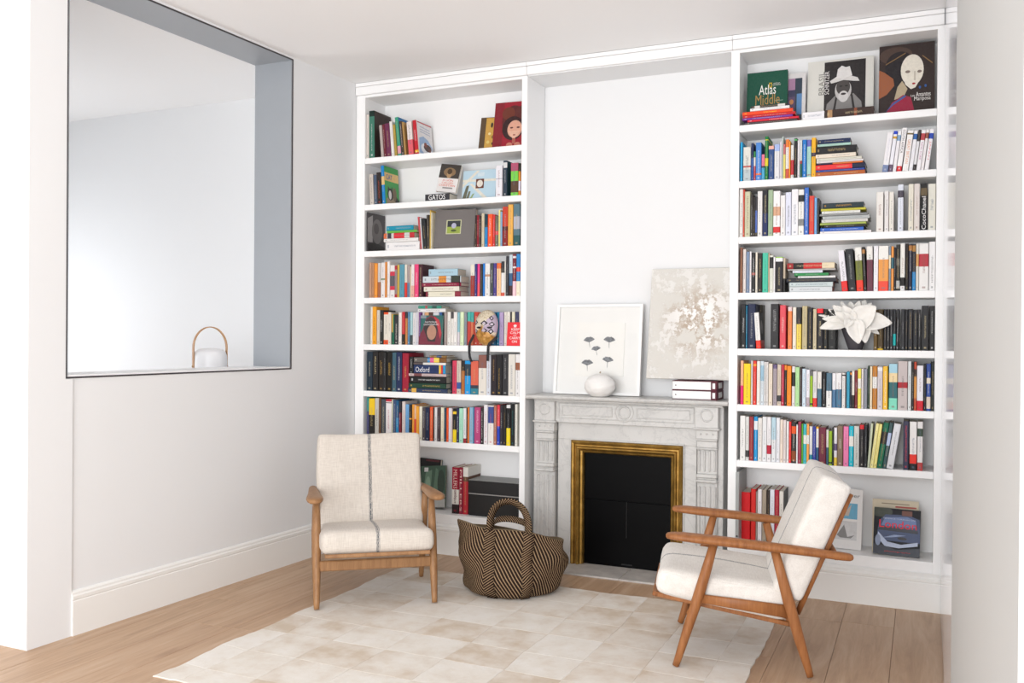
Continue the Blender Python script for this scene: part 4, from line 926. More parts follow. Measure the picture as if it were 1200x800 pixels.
o, th, L, d = sx[4]; set_txt(o, '23345e'); text_mesh('title', 'Oxford', ink('e4e4e8'), o, L*.44, th*.62, (th*.34, -.0008, L*.06), (0, 0, 1), (-1, 0, 0), 0)
zb_ = sx[3][0].location.z + sx[3][1]/2 + .0004
a0, a1 = at(479.4, 430, .012).x, at(484.2, 430, .012).x
make_book(a1-a0-.002, at(482, 418, .012).z-zb_, .13, [('1a1a1c', 0, 1)], 'e8e8e8', ((a0+a1)/2, .012, zb_), (0, 0, 0), 'slim black book standing on edge upon the flat stack, left bookcase sixth shelf', 'flat books stacked on left bookcase sixth shelf')
row('left', 5, [(515, 410, 12, '150 172 140 2a2428; 174 236 150 d2405c T3a2a50; 238 298 150 cfc2b4 Sb08060 3a5a9c@.65-.85; 301 349 152 b06a34 2a2422@0-.3; 352 433 150 1b98dc 2a3a48@.1-.45; 435 540 155 d9654f 2f7f90@.82-1 3a3a48@.72-.82; 542 656 70 e2dcd2 8a5a50@0-.33; 660 719 70 d5dae4; 722 799 68 2a2226 Tb08a50; 800 876 65 1d1c1f Tc8a048; 878 963 60 2e2e31; 965 1063 60 dedad2; 1066 1128 60 e8e6e6 9a5a3c@.2-.38')])
row('left', 6, [(425, 460, 12, '52 84 65 1f8a86 3a3a70@.35-1; 86 166 82 1d1a18 f2c81e@0-.42; 168 225 75 c8c4bc; 226 255 75 6b4a30; 256 319 92 4a5058; 322 400 92 ece6e6 c03040@0-.06 4a3a3c@.08-.1 Tb05060; 401 418 95 d6d8c0; 419 465 100 3c4f74; 467 506 110 1c5a86 2a8ac0@.45-1; 507 541 120 7a2030 2a2a34@0-.3; 545 592 125 dccfca; 595 646 165 6ea6d8; 650 686 170 2e2824 e8a030@.38-.42; 688 719 165 f0a030; 720 746 175 e8c0a0 e04a3a@.4-1; 748 786 190 f2a838; 788 830 195 e8e4d0; 832 878 210 4c4448; 880 937 212 182444; 940 985 200 e45a30; 986 1005 210 3a3030; 1008 1046 205 e0dcdc; 1050 1089 215 4a3c40; 1092 1140 210 e8e2c8 Td07060; 1142 1168 215 2c4a60'),
    (515, 468, 12, '91 120 118 ea5420; 122 160 120 dfe0e6; 162 179 125 d8c8c8; 181 233 130 1a1a1c f2d41c@.62-1 f0c830@.08-.16; 235 268 125 2b2f55; 270 326 125 a9dfc4; 328 371 122 e6e4e6 a02432@.87-1; 373 388 120 2a2a2e; 389 412 110 e07a38; 414 468 110 8cb4cc; 469 484 115 3a78a0; 486 573 110 b64478 Te8c0d0; 575 618 120 2a2422; 621 676 72 e6e2e4 Tc04050; 680 758 85 e8e4e0 3c4c8c@.03-.45 Td05060; 760 800 82 b0705a; 802 843 78 e2384a 2440b8@.53-1; 845 888 80 2c2830; 890 935 85 22201e Ta88048; 937 992 75 1a1a1c f2d81c@.57-1 e0e0e0@0-.08; 995 1053 72 14181a T2a6a6c; 1056 1090 68 e4e2d8')])
# bottom left compartment
front_book(*fpx(486, 512.5, 538, 7, .19, 8), .03, .19, 5, -2, '1e1c1e', 'large black book behind the forest cover, left bookcase bottom shelf', shapes=[('r', '5a1a24', .35, .95, .95, .99)])
front_book(*fpx(492, 521.5, 548, 7, .13, 14), .016, .13, 12, 5, '4a6a58', 'large leaning book with green forest photograph, left bookcase bottom shelf', spine='1c1c1c', shapes=[('r', '3c5a48', 0, .2, 1, 1), ('p', '6a8a74', [(.1, .3), (.4, .25), (.45, .9), (.2, .85)]), ('p', '5a7a64', [(.5, .3), (.6, .95), (.7, .9), (.72, .3)]), ('e', '2c4034', .82, .6, .14, .3), ('e', '8aa890', .3, .55, .1, .2), ('r', 'b8b8b4', 0, 0, 1, .2), ('r', 'e0e0e0', .14, .86, .3, .96)])
r = row('left', 7, [(480, 525, 8, '394 459 180 a01c34 e8e4dc@.48-.8 2a1a1c@.8-1; 461 495 182 96203a; 497 545 180 c02c38 e8e4dc@0-.2 6a4a3a@.2-.3')], Ysp=.06)
for (o, w_, h_, d_, _), nm, z0, z1 in ((r[0], 'MILLERS', .54, .95), (r[1], 'MILLERS', .06, .95)):
    set_txt(o, '9a1c34'); spine_text(o, w_, h_, nm, 'e8c8c0', z0, z1, .5)
o, w_, h_, d_, _ = r[0]; spine_text(o, w_, h_, 'antiques', '4a2a2c', .22, .50, .5, True)
for (o, *_), tx in zip(r, ('thick maroon antiques guide with white panel on spine, left bookcase bottom shelf', 'slim maroon antiques guide between two red guides, left bookcase bottom shelf', 'red book with photograph band beside black box, left bookcase bottom shelf')): o['label'] = tx
x0b, x1b = at(548.6, 600, .05).x, XA1-.006
bz = empty('storage_box', ((x0b+x1b)/2, .05, shz(7)), label='black storage box with grey lid top beside the basket, left bookcase bottom shelf', cat='box'); hb = (x1b-x0b)/2; zt = at(560, 562.5, .05).z-shz(7)
M_BB = plain('black_box_board', '161516', .55); M_GL = plain('grey_lid_top', '8f908e', .5)  # lid itself is black; light falling on its top is put into this grey
bx('body', M_BB, bz, -hb, hb, .003, .195, .0004, zt*.60, .003); bx('lid', M_BB, bz, -hb-.001, hb+.001, 0, .198, zt*.63, zt-.004, .003); bx('rim_strip', plain('silver_strip', 'b9b9b8', .35, .6), bz, -hb, hb, .001, .196, zt*.60, zt*.63, .001); bx('lid_top', M_GL, bz, -hb-.001, hb+.001, 0, .198, zt-.004, zt, .0015)
# ---- right bookcase
front_book(*fpx(923, 943.5, 87.5, 0, .13, 8), .02, .13, 6, 0, 'd8d6d6', 'book with dusk city photograph behind the green atlas, right bookcase first shelf', shapes=[('r', '5a4a6a', 0, 0, .62, .9), ('r', 'a880a0', 0, .68, .62, .9), ('r', '3a3a58', 0, .55, .62, .68), ('r', '2c3c4c', .4, 0, .8, .9), ('r', '5a88b8', .5, .2, .8, .6), ('e', 'c08050', .2, .45, .12, .05), ('r', 'dcdada', .8, 0, 1, 1)])
front_book(*fpx(874.5, 922, 85.5, 0, .10, 7), .022, .10, 6, 0, '14503e', 'dark green atlas with white and gold title, right bookcase first shelf', shapes=[('r', 'e0b820', .55, .70, .62, .79), ('r', '14503e', .565, .715, .605, .775), ('r', '8ab0a0', .7, .45, .9, .46)], texts=[('Atlas', 'f0f0ea', .30, .58, .72, .76), ('Middle', 'b08a50', .22, .40, .82, .58), ('East', 'b08a50', .36, .27, .68, .40), ('NATIONAL\nGEOGRAPHIC', 'e8e8e0', .64, .73, .84, .78)])
stack('right', 0, '873 934 141.0 4a4448 D.08; 876 936 138.2 d8243c D.08; 870 929 136.2 7a3a9a D.08; 870.5 932 132.8 c8202a Te8d0c0 D.08; 870 929 128.6 ee4a24 Tf0d030 D.08; 879 925 125.0 ecebec D.08; 880 922 122.2 3a3432 e0dcd8@.1-.25 e0dcd8@.75-.95 D.08', Ysp=.012)
front_book(*fpx(946, 1023.5, 70.5, 0, .15, 8), .028, .15, 7, 0, 'deddd6', 'cream photography book with bearded man in white hat, right bookcase first shelf', shapes=[('r', '262425', .255, 0, .88, .97), ('p', '8a8886', [(.26, .0), (.30, .3), (.42, .42), (.58, .34), (.70, .44), (.82, .3), (.86, .0)]), ('p', '2c2a2a', [(.36, .0), (.43, .4), (.46, .4), (.40, .0)]), ('p', '2c2a2a', [(.72, .0), (.66, .42), (.69, .42), (.76, .0)]), ('e', 'c8c6c4', .545, .50, .125, .17), ('e', '4a4644', .545, .55, .105, .13), ('e', 'd8d6d4', .55, .40, .075, .09), ('e', '3a3636', .55, .44, .04, .018), ('e', '2a2828', .51, .565, .025, .012), ('e', '2a2828', .595, .565, .025, .012), ('p', 'dddbd8', [(.34, .66), (.44, .72), (.60, .74), (.76, .68), (.79, .62), (.70, .63), (.55, .66), (.42, .63), (.36, .62)]), ('p', 'e6e4e2', [(.44, .70), (.46, .84), (.52, .89), (.58, .86), (.64, .87), (.68, .72), (.58, .69)])], texts=[('BRASIL', '8a8884', .17, .45, .255, .82, 1), ('SCHNITZER', 'f0eeec', .262, .45, .33, .82, 1)])
stack('right', 0, '940.5 966 130.6 eeedf0 D.11', Ysp=.02); 
r, _ = stack('right', 0, '967 1024 126.4 3a2a24 b08860@.05-.15 8a4a30@.6-.66 D.11', Ysp=.02)
r[0][0]['label'] = 'dark brown flat book below the bearded man cover, right bookcase first shelf'
r = [o for o in bpy.data.objects if o.name.startswith('book') and o.get('label', '').startswith('white book lying flat, lowest') and 'right bookcase first' in o['label']]
for o in r: o['label'] = 'white flat booklet beside the dark brown flat book, right bookcase first shelf'
front_book(*fpx(1030, 1095.5, 52.5, 0, .10, 7), .018, .10, 6, 0, '352a28', 'tall dark picture book of a pale woman in red, right bookcase first shelf', shapes=[('e', '4a3830', .3, .85, .3, .12), ('e', '17141a', .38, .68, .27, .22), ('e', '17141a', .28, .50, .18, .14), ('p', '9a5a38', [(0, .25), (.14, .30), (.28, .42), (.26, .52), (.1, .62), (.0, .66)]), ('p', 'b8a88c', [(.28, .22), (.34, .40), (.42, .48), (.52, .36), (.46, .26)]), ('p', '9a1c3c', [(.12, .02), (.24, .18), (.44, .28), (.58, .24), (.66, .0), (.12, .0)]), ('p', '3a5a9c', [(.13, .06), (.25, .17), (.47, .275), (.50, .255), (.27, .15)]), ('e', 'e8e2d4', .60, .62, .205, .22), ('p', 'e8e2d4', [(.42, .56), (.48, .42), (.58, .35), (.66, .37), (.76, .5), (.80, .6)]), ('e', '8a7a70', .52, .60, .045, .02), ('e', '8a7a70', .73, .59, .04, .02), ('p', 'c8beb0', [(.635, .6), (.66, .6), (.665, .47), (.63, .47)]), ('e', 'a8242c', .63, .425, .03, .014), ('p', '8a6a40', [(.12, .72), (.48, .86), (.48, .875), (.12, .735)]), ('p', '8a6a40', [(.78, .80), (.96, .68), (.96, .70), (.78, .815)]), ('e', '2a5a9c', .74, .365, .02, .02), ('e', '2a5a9c', .84, .38, .02, .02)], texts=[('Amantes', 'e8e4e0', .67, .235, .93, .30), ('Mariposa', 'e8e4e0', .64, .165, .93, .235), ('Los', 'e8e4e0', .58, .24, .65, .27)])
row('right', 1, [(863, 150, 12, '55 86 200 1ba6dc; 95 202 270 dcdcd4 b8c4c8@.66-1 c05048@.55-.6; 205 240 210 1f2f58 1e5aa8@.4-1; 242 269 330 c04a50 3a8a4a@0-.2 e0d8d0@.2-.5; 271 350 205 4a86d0 e07040@.81-.86; 351 397 370 50a8d0 e87a96@0-.45 3a3c48@.45-.52; 399 445 118 0f7a3c e8d030@.07-.09 e0d020@.5-.68; 448 526 250 2f4f86 e8b0a0@0-.1; 530 605 225 e2e2e4 a8bce8@0-.2; 608 639 190 d8d4dc; 641 655 120 c0d0c8; 657 688 225 e8d870 c87070@0-.3; 690 739 160 e8e4e0 e8803a@0-.2 d05a4a@.75-1; 740 758 185 f2a030; 763 806 240 e0e0dc c83038@.45-.9; 809 852 145 2b2b2e 50b060@.02-.06; 856 890 170 e0dce0; 892 922 170 d8dcd8 b04a48@.55-.63 2f6a5a@.63-1; 925 985 165 1f7ac8 Te8e8f0; 988 1050 165 a8d4c8 6a6ab8@0-.18 c07060@.93-.95; 1053 1115 135 f0b428 4a3a4a@.38-.48 D.16')])
stack('right', 1, '956 1013.5 200.0 b8622e; 956 1013 197.6 2c4a9c; 955.5 1014 191.5 e8363a 1c2440@.74-1; 957 1011 189.8 e07a38 1f2a4a@0-.35; 957 1012 187.4 dcd8d8; 957 1010 184.0 d8d6c8; 956 1003 179.4 e8dccb; 956 1004 170.4 1f1e20; 958 997 167.6 a8ccc0; 958.5 996.5 162.2 1c2a50')
r = row('right', 1, [(950, 145, 8, '668 724 80 f0eef0 L-7 D.12 7a8ab0@.82-1; 727 764 70 eeeef4 L-7 D.12 2848c8@0-.08 d0a040@.13-.19 6a5a70@.82-1; 767 800 70 f0eef0 L-7 D.12 88a8c8@.1-.24; 803 850 40 f4f2f2 L-7 D.12 d82c34@.88-1; 858 915 65 f2f0ee L-7 D.12 7a6a4a@.06-.1; 918 956 65 f0eff2 L-7 D.12 3a6ab0@.08-.22; 958 984 60 3a3434 L-7 D.12 e8e8ea@.28-.85; 988 1030 60 f2f0f2 L-7 D.12 b84a50@.08-.25; 1032 1060 55 f0ecec L-7 D.12 9a5a4a@.08-.22; 1065 1106 50 f2f0f2 L-7 D.12 2a4ab0@.1-.24')])
names = ['PARIS', None, 'SPAIN', 'SOUTH AFRICA', 'GREAT BRITAIN', None, None, 'NEW YORK', None, 'JAPAN']; cols = ['8aa0c0', '', '9ac0d8', '5a5456', 'e0a080', '', '', 'c08aa8', '', 'e08a90']
for (o, w_, h_, d_, rr_), nm, cl in zip(r, names, cols):
    set_txt(o, 'c8c8d4' if rr_['c'] != '3a3434' else '8a8484')
    if nm in ('SOUTH AFRICA', 'GREAT BRITAIN', 'NEW YORK', 'JAPAN'):
        set_txt(o, rr_['c']); spine_text(o, w_, h_, nm, cl, *((.42, .96) if nm == 'SOUTH AFRICA' else (.18, .78) if nm == 'GREAT BRITAIN' else (.25, .7)), .5)
for i, (o, *_) in enumerate(r): o['label'] = f"white leaning travel guide, {ORD[i]} from left of its row, right bookcase second shelf"
row('right', 2, [(863, 215, 12, '40 91 80 e6e2dc; 93 113 85 d8503c; 115 193 115 c8c8a8; 196 230 150 3a3430; 231 262 190 2a2624; 264 291 185 3c3a3c 4a6ab8@.35-.9; 293 363 108 e6e4e2; 365 440 95 1e2c5c 25252c@0-.5; 443 512 90 a3b898; 515 613 105 f0eeee d83434@.8-.93 d8a888@.35-.55; 616 686 165 eceae8; 690 769 125 dfe2f2; 772 868 80 f0eff2; 870 948 85 eeede8 2a2c2c@.12-.27 8a8a88@.65-.8; 950 1016 55 3f72c8 S3a3c40; 1022 1094 175 d8483e; 1096 1130 200 7cb4e8; 1131 1158 205 3a3c40')])
stack('right', 2, '961 1021 270.2 efeae8; 961.5 1012 266.2 2f62c0 Te8e8f0; 966 1014 262.8 2e2c2a; 961 1015 260.2 a8b858; 963 1017 256.4 d4d2cc; 964 1019 252 b8bcbc; 960.5 1017 249.6 8a8c8c; 963 1008 246.4 e6e6e0; 962 1014.5 243.4 c8c040; 964 1012 237 24343a Td8a040')
r = row('right', 2, [(950, 210, 8, '615 682 120 ece8e2; 690 732 110 e8e4e2 Sc03a48; 735 780 118 e9e5dc; 815 869 48 dfe4ee 4a4450@.13-.28; 915 965 45 e4dfcf; 968 1022 42 ded6d0; 1028 1092 38 1c1b1c 6a5a40@.1-.26; 1100 1172 42 e2e0d4')])
o, w_, h_, d_, _ = r[6]; set_txt(o, '1c1b1c'); spine_text(o, w_, h_, 'CocoChanel', 'f2f0ee', .02, .72, .62, True); o['label'] = 'black biography with large white lettering on spine, right bookcase third shelf'
row('right', 3, [(863, 285, 10, '42 69 50 8a5a44; 72 110 68 e0d6d0; 112 150 98 7a8ca8; 152 173 95 eceaec; 175 218 110 2a2a2c b05a50@.5-.56; 220 245 105 e8e0d0; 247 301 115 2f2b2a; 303 370 112 4cc2a4 T2a6a5c; 372 384 118 d8c0a0; 386 430 140 dfe0d4 2a2a2a@.05-.35; 432 453 160 f0eeee; 456 544 160 222024 a0d060@0-.03 f0f0f0@.03-.13; 547 572 170 c8b8a0 2c2a28@.6-1')])
stack('right', 3, '925 975 335.6 d4d8da; 925 976 330.2 c8d4d4; 921.8 980 325.6 2b2c34; 935 979 322.8 e6e6e4; 931 971 319.6 2a8a4a; 929 964 316.6 dfe3ee; 923 979 314.6 b8b4b0; 922.5 978 307.6 c8282a 1c1a18@.13-.35 a02024@0-.13 e8d8b8@.74-1')
row('right', 3, [(973, 278, 9.45, '130 200 140 ece9f0 L6 e83030@.75-1; 204 290 125 26282c L5; 292 370 108 f0eee8 L3 7a8038@.3-.75 f0402c@.75-1; 373 405 105 2a2624 L3 c08a50@.06-.15; 407 476 98 eceae4 L1 6e3848@.3-1; 479 530 95 efeef2; 532 645 95 f2f0ea eda050@.3-.78 f0503c@.78-1; 647 671 100 7d8ea0 efe0c0@.2-.5; 673 702 100 f0a050 3a6a78@.25-.5; 705 724 110 2c2830; 726 772 80 33332f 6a6a64@.3-.45 b8b8b4@.78-.95; 774 826 68 ecebe4 1c1a18@.72-.9 e8e8e8@.9-1; 830 864 70 2a2420 T8a7a40; 866 905 75 26283a b07a40@.03-.14; 906 945 75 2a2c38 b08040@.03-.16 2a8ac8@.6-1; 948 979 70 dfdcd2 d8a060@.22-.48; 981 1088 68 efedea b83844@.22-.49; 1092 1168 48 f1f0f0')])
row('right', 4, [(863, 352, 10, '52 108 45 1e1e20 Te0e0e0; 109 125 60 1f7a9c; 128 221 40 1c2647')])
row('right', 4, [(863, 352, 10, '250 302 50 4a4438 D.095')], Ysp=.157)
r = row('right', 4, [(863, 352, 10, '232 290 140 ecebe8 ee3a28@.77-1 S242222 L4 D.14')]); r[0][0]['label'] = 'leaning white and red paperback with dark portrait cover, right bookcase fifth shelf'
o, w_, h_, d_, _ = r[0]; m = MB(); X_ = w_/2; cov(m, 0, [(.05, 0), (1, 0), (1, .23), (.05, .23)], 'e03426'); cov(m, 1, el(.5, .6, .3, .2), '5a5654'); cov(m, 2, el(.5, .64, .16, .13), '8a8480'); m.build('cover_picture', M_ART, o, recalc=False)
row('right', 4, [(863, 352, 10, '398 492 40 2b2a2c; 505 576 55 e0505c; 600 649 75 f0884a e8d0d0@0-.1; 656 700 80 ece4d4; 703 759 80 f2d65c 2c2c2e@0-.4; 765 829 65 c4b68c; 832 890 85 222226; 895 938 100 cfc2a0; 941 1015 95 242226 f02430@0-.11; 1017 1070 100 1f201f; 1072 1166 104 1d1e1d T6a6a66'),
    (1020, 350, 12.3, '45 100 160 6a5228; 102 183 152 4a3a1c Se0b818 e0b818@.96-1; 190 232 150 2b2b2e; 235 275 150 2b2b2e; 278 323 150 303033; 326 366 150 2a2a2d 12b0b0@.6-.88; 369 406 148 2d2d30 L-1; 438 496 150 303034; 500 536 152 2b2b2e; 540 611 148 2f2f33; 615 681 155 2c2c30; 685 726 155 2a2a2d; 736 841 100 2a2a2c; 846 945 102 2a2a2c')])
row('right', 5, [(863, 418, 10, '45 79 45 f0b890 ec2a78@.57-1; 82 165 80 f8d41c; 168 190 45 d8d4d2; 192 231 48 e23a2c f0a030@.07-.12; 235 276 50 efeae2 Te09060; 279 320 50 d6e0e6 9cc0d4@.1-.45; 322 345 60 dfdcda; 346 372 60 e0dcd8; 374 421 80 eaddca; 425 473 90 a89ca4 6a5a80@0-.1; 476 523 90 d8c8b4 3a3a3c@.75-.9; 525 558 92 c02c44; 560 588 98 2a2826 f09030@0-.12; 590 642 108 f88f18 T3a2a1a; 648 686 112 e6dfe0 22201f@.15-.5; 688 739 122 b4e0a0; 740 765 125 4a3838; 768 812 140 d2e4f0; 814 859 150 eceaf2 b8a8b0@.75-1; 861 891 165 9cc420 6a6a6a@0-.14 2a3a10@.9-.95; 893 943 170 e0dcdc e8362c@.75-1; 946 996 175 ece8e0 4a7288@.48-1; 1000 1049 180 1a191b Te0e0e0; 1051 1116 190 f0efec 4f7084@0-.52; 1120 1166 190 efecec 4f74a0@.48-1'),
    (975, 420, 9.6, '2 42 165 f0eef0 4f7aa0@.48-1; 45 105 162 efeded 4a7896@.47-1; 110 150 165 ece8e4 2a2a2a@.04-.08; 152 161 158 3a3034; 163 198 148 3aa0c0 T1c3a4c; 200 221 150 2a2c3c f09030@.02-.08; 223 251 138 f0ebe0 2c2a28@.65-1; 253 286 138 7a2430; 288 326 115 eee05a f2efe6@.25-.5; 330 353 115 e4dcd8; 355 396 118 8f929c; 399 424 85 2c4030; 426 451 88 f0e2c4; 453 506 85 c8822e f4f2ee@.25-.52; 509 568 92 d4ccd0 f0eeee@.02-.1; 570 626 88 f6c23c Tf8f4f0; 638 735 60 84dcc0 a8d4e4@0-.2 f0d8a8@.2-.4 2f6a70@.4-.75; 739 849 30 c8bcba b02430@.43-.55; 852 891 30 d8dcdc; 895 920 45 2c2628; 921 950 38 c04a30 3a2a28@.15-.3 d89040@.3-.75; 953 1028 80 eceaf0 d41c30@.78-1; 1031 1057 60 1c1e24; 1059 1110 60 34509c e8dcc8@.3-.42 e0d0c0@.7-.95; 1113 1160 35 232826')])
row('right', 6, [(863, 484, 10, '40 104 30 ecebe8; 106 146 40 dcdcd8 3a3a3a@.77-.92; 148 198 42 9c3038; 200 246 40 1c96d4 e8eef4@.1-.3; 249 298 55 e8e4de; 300 353 42 e8e9ea; 355 405 45 ece9ea b81c38@.63-.83; 408 460 50 bcd8e4 e6e8ea@.5-1; 462 508 55 e8e9ee; 510 545 75 ecdccd; 547 580 80 e4d8d4; 583 612 95 e9e9e6; 614 640 100 e8262c; 642 698 105 2e2a2a e8581c@.1-.28 8a4418@.7-.95; 700 718 135 e8f0f0; 720 759 100 9c3450; 761 780 125 58ac28; 781 820 128 48c0c8 f0efe8@.28-.5; 822 850 125 f8a850 f0efe8@.28-.5; 852 889 155 e8e8e6 1c88a0@.75-1; 891 929 155 2f3c9c e06040@.9-.95; 931 963 160 f0ede8 2a5a80@.55-1 f0b020@0-.05; 965 1049 165 6e2438; 1051 1079 195 e4e0d8 3a5a70@.5-1; 1081 1121 210 98bc20 1c2a14@.9-.95; 1122 1140 170 1c2420; 1142 1178 170 eceaee 6a5a80@.42-.6 e8c848@.78-1'),
    (975, 488, 9.6, '57 122 105 85705c; 126 186 112 ee82b2; 188 241 108 12bcd0 ece8e0@.25-.5; 244 305 108 d0d2cc; 309 359 95 262226 d82830@0-.1; 361 394 95 2a2c30; 396 424 75 c8d0b4 L-4; 426 464 72 f2e8a0 L-7; 465 500 80 f0e48c L-7; 502 565 62 0c6a4c L-8 2a2624@.2-.47; 567 608 65 3f5a5c L-8 b8c8e8@.22-.5; 610 690 72 dfe0e4 L-9; 800 863 52 34364e Td83848; 872 953 58 efebe8 ee3428@.67-.86 1c1c1e@.86-1; 959 1021 58 e6e2e0 3a4a3c@.14-.3 b84040@.83-1')])
# bottom right compartment
r = row('right', 7, [(865, 560, 10, '35 140 165 e01820 D.2 Te01820; 146 204 130 e02820 Te02820; 206 226 160 9a9088; 228 276 130 ece8ea; 278 330 140 a89a88; 335 367 145 3a2e28; 370 424 135 e8eaf4; 426 478 140 b0203c; 480 530 155 e6e0d8 S2c2a28')], Ysp=.05)
gx = XB0+.003; gy = -.038
gf = empty('magazine_file', (gx, gy, shz(7)), label='tall grey file box jutting out beside the red files, right bookcase bottom shelf', cat='file box'); gh = at(862, 553, gy).z-shz(7)
gw = at(869.5, 600, .05).x-gx-.003
M_GF = plain('grey_file_board', 'a2a4a3', .6)
bx('shell', M_GF, gf, 0, max(.02, gw*.45), 0, .24, .0004, gh, .002)
MB().loft([[(.010+.006*math.cos(2*math.pi*q/12), -y, .05+.006*math.sin(2*math.pi*q/12)) for q in range(12)] for y in (0, .0015)]).build('finger_hole', plain('dark_stud2', '3a3a3a', .5), gf)
front_book(*fpx(968, 1009.5, 572.5, 7, .12, 8), .012, .12, 6, -1, 'eceae8', 'white booklet with small blue and grey sailing pictures, right bookcase bottom shelf', shapes=[('r', '6ab0d0', .2, .5, .86, .76), ('p', 'c8b8a8', [(.45, .55), (.7, .75), (.62, .55)]), ('r', 'd8d8d8', .2, .15, .86, .46), ('p', '8a8a8a', [(.3, .22), (.5, .4), (.6, .2), (.8, .24), (.7, .18), (.4, .18)])], texts=[('Skipper', '6a6a6c', .3, .84, .92, .92)])
front_book(*fpx(1022, 1076.5, 586, 7, .12, 7), .02, .12, 6, 0, 'd8ccb4', 'cream old book behind the London car cover, right bookcase bottom shelf', shapes=[('r', 'b84a3c', .5, .86, .95, .89), ('r', '9a8a70', .2, .92, .8, .94)])
front_book(*fpx(1023, 1078, 596.5, 7, .065, 8), .016, .065, 8, -1, '14161e', 'dark book with blue-black taxi cover reading London, right bookcase bottom shelf', spine='c03038', shapes=[('e', '26301f', .15, .92, .25, .12), ('p', '34466e', [(.06, .3), (.12, .72), (.25, .86), (.75, .88), (.98, .8), (1, .3)]), ('p', '6a80b0', [(.16, .62), (.24, .8), (.72, .84), (.9, .78), (.92, .62)]), ('p', '16202e', [(.1, .52), (.95, .50), (.95, .57), (.12, .6)]), ('p', 'b8c4dc', [(.1, .48), (.3, .28), (.6, .24), (.95, .32), (.95, .24), (.55, .16), (.25, .18), (.08, .36)]), ('p', '1a2434', [(.0, .22), (.2, .2), (.5, .12), (1, .2), (1, .0), (0, 0)]), ('e', '0c0e14', .62, .37, .1, .03), ('e', '8a98b4', .1, .3, .06, .12), ('r', '6a3420', .6, .86, .82, .97), ('p', '8fa0c4', [(.2, .36), (.45, .44), (.7, .44), (.4, .38)])], texts=[('London', 'e8303c', .12, .58, .92, .74), ('TERENCE CONRAN ON', 'c8d0e0', .2, .765, .88, .795), ('photographs', 'c02c34', .25, .06, .8, .09)])

# position words for the plain books, counted left to right along each shelf
for sd in ('left', 'right'):
    for k in range(8):
        L = sorted([q for q in ROWBOOKS if q[0] == sd and q[1] == k], key=lambda q: q[2])
        for i, (_, _, _, o, auto) in enumerate(L):
            if o['label'].startswith('AUTO'): o['label'] = f"{auto}, {ORD[i]} upright from left, {sd} bookcase {ORD[k]} shelf"
# ------------------------------------------------------------------ carnival mask leaning on the books
mp = at(569, 404, .0)
mk = empty('mask', (mp.x, .006, shz(4)+.0006), (math.radians(-6), 0, 0), 'gold and cream carnival mask with black diamonds and ribbons, left bookcase fifth shelf', 'mask')
MW, MHt, MD = .083, .238, .050
def msurf(a, v):
    """a in -1..1 across, v 0..1 chin to crown"""
    prof = math.sqrt(max(0.0, 1-abs(2*v-1)**2.3)); wd = MW*prof*(.86+.16*min(1, v*1.6) if v < .6 else 1.0)
    x = wd*math.sin(a*math.pi/2*.98); dome = MD*(math.cos(a*math.pi/2*.98)**.9)*(max(0.0, 1-abs(2*v-1)**3.2))**.6
    z = MHt*v; y = -dome
    nx = x/MW
    y -= .020*math.exp(-(nx/.13)**2)*math.exp(-((v-.36)/.085)**2) + .010*math.exp(-(nx/.10)**2)*math.exp(-((v-.47)/.09)**2)
    y -= .007*math.exp(-(nx/.30)**2)*math.exp(-((v-.215)/.030)**2) - .004*math.exp(-(nx/.28)**2)*math.exp(-((v-.213)/.008)**2)
    for s in (-1, 1): y += .010*math.exp(-((nx-s*.40)/.17)**2)*math.exp(-((v-.475)/.045)**2)
    y -= .005*math.exp(-((v-.565)/.04)**2)*math.exp(-(nx/.6)**2)
    y -= .005*math.exp(-(nx/.2)**2)*math.exp(-((v-.09)/.05)**2)
    return Vector((x, y, z))
m = MB(); n1, n2 = 36, 44; vs = [msurf(-1+2*i/n1, j/n2) for j in range(n2+1) for i in range(n1+1)]
m.raw(vs, [(j*(n1+1)+i, j*(n1+1)+i+1, (j+1)*(n1+1)+i+1, (j+1)*(n1+1)+i) for j in range(n2) for i in range(n1)], 0, True)
def mask_mat():
    t = NT('gilded_papier_mache'); o = t.n('ShaderNodeTexCoord').outputs['Object']; s = t.n('ShaderNodeSeparateXYZ', i_0=o); n = t.noise(o, 38, 5, .7); fl_ = t.noise(o, 190, 3, .6)
    gold = t.ramp(n, [(.3, hx('8f6224')), (.55, hx('c08a3c')), (.75, hx('dcc08a'))]); cream = t.mix(t.ramp(fl_, [(.5, (0, 0, 0, 1)), (.62, (1, 1, 1, 1))]), hx('ddd2bc'), hx('a48c62'))
    pale = t.mix(t.ramp(n, [(.4, (0, 0, 0, 1)), (.7, (1, 1, 1, 1))]), hx('e6dfd0'), hx('cdbb98'))
    ax_ = t.math('ABSOLUTE', t.math('SUBTRACT', s.outputs[0], -.012))
    f = t.ramp(t.math('ADD', t.math('ADD', s.outputs[2], t.math('MULTIPLY', ax_, .9)), t.math('MULTIPLY', t.math('SUBTRACT', n, .5), .03)), [(.118, (0, 0, 0, 1)), (.140, (1, 1, 1, 1))])
    up = t.ramp(s.outputs[2], [(.165, (0, 0, 0, 1)), (.185, (1, 1, 1, 1))]); c = t.mix(f, gold, t.mix(up, pale, cream))
    # lilac panel on the right side of the face
    lx_ = t.math('GREATER_THAN', t.math('ADD', s.outputs[0], t.math('MULTIPLY', t.math('SUBTRACT', .185, s.outputs[2]), .28)), .022); lz_ = t.math('MULTIPLY', t.math('GREATER_THAN', s.outputs[2], .085), t.math('LESS_THAN', t.math('SUBTRACT', s.outputs[2], t.math('MULTIPLY', s.outputs[0], .9)), .150))
    c = t.mix(t.math('MULTIPLY', t.math('MULTIPLY', lx_, lz_), .85), c, hx('b3a2bd'))
    t.set(Base_Color=c, Roughness=.45, Metallic=.15); return t.m
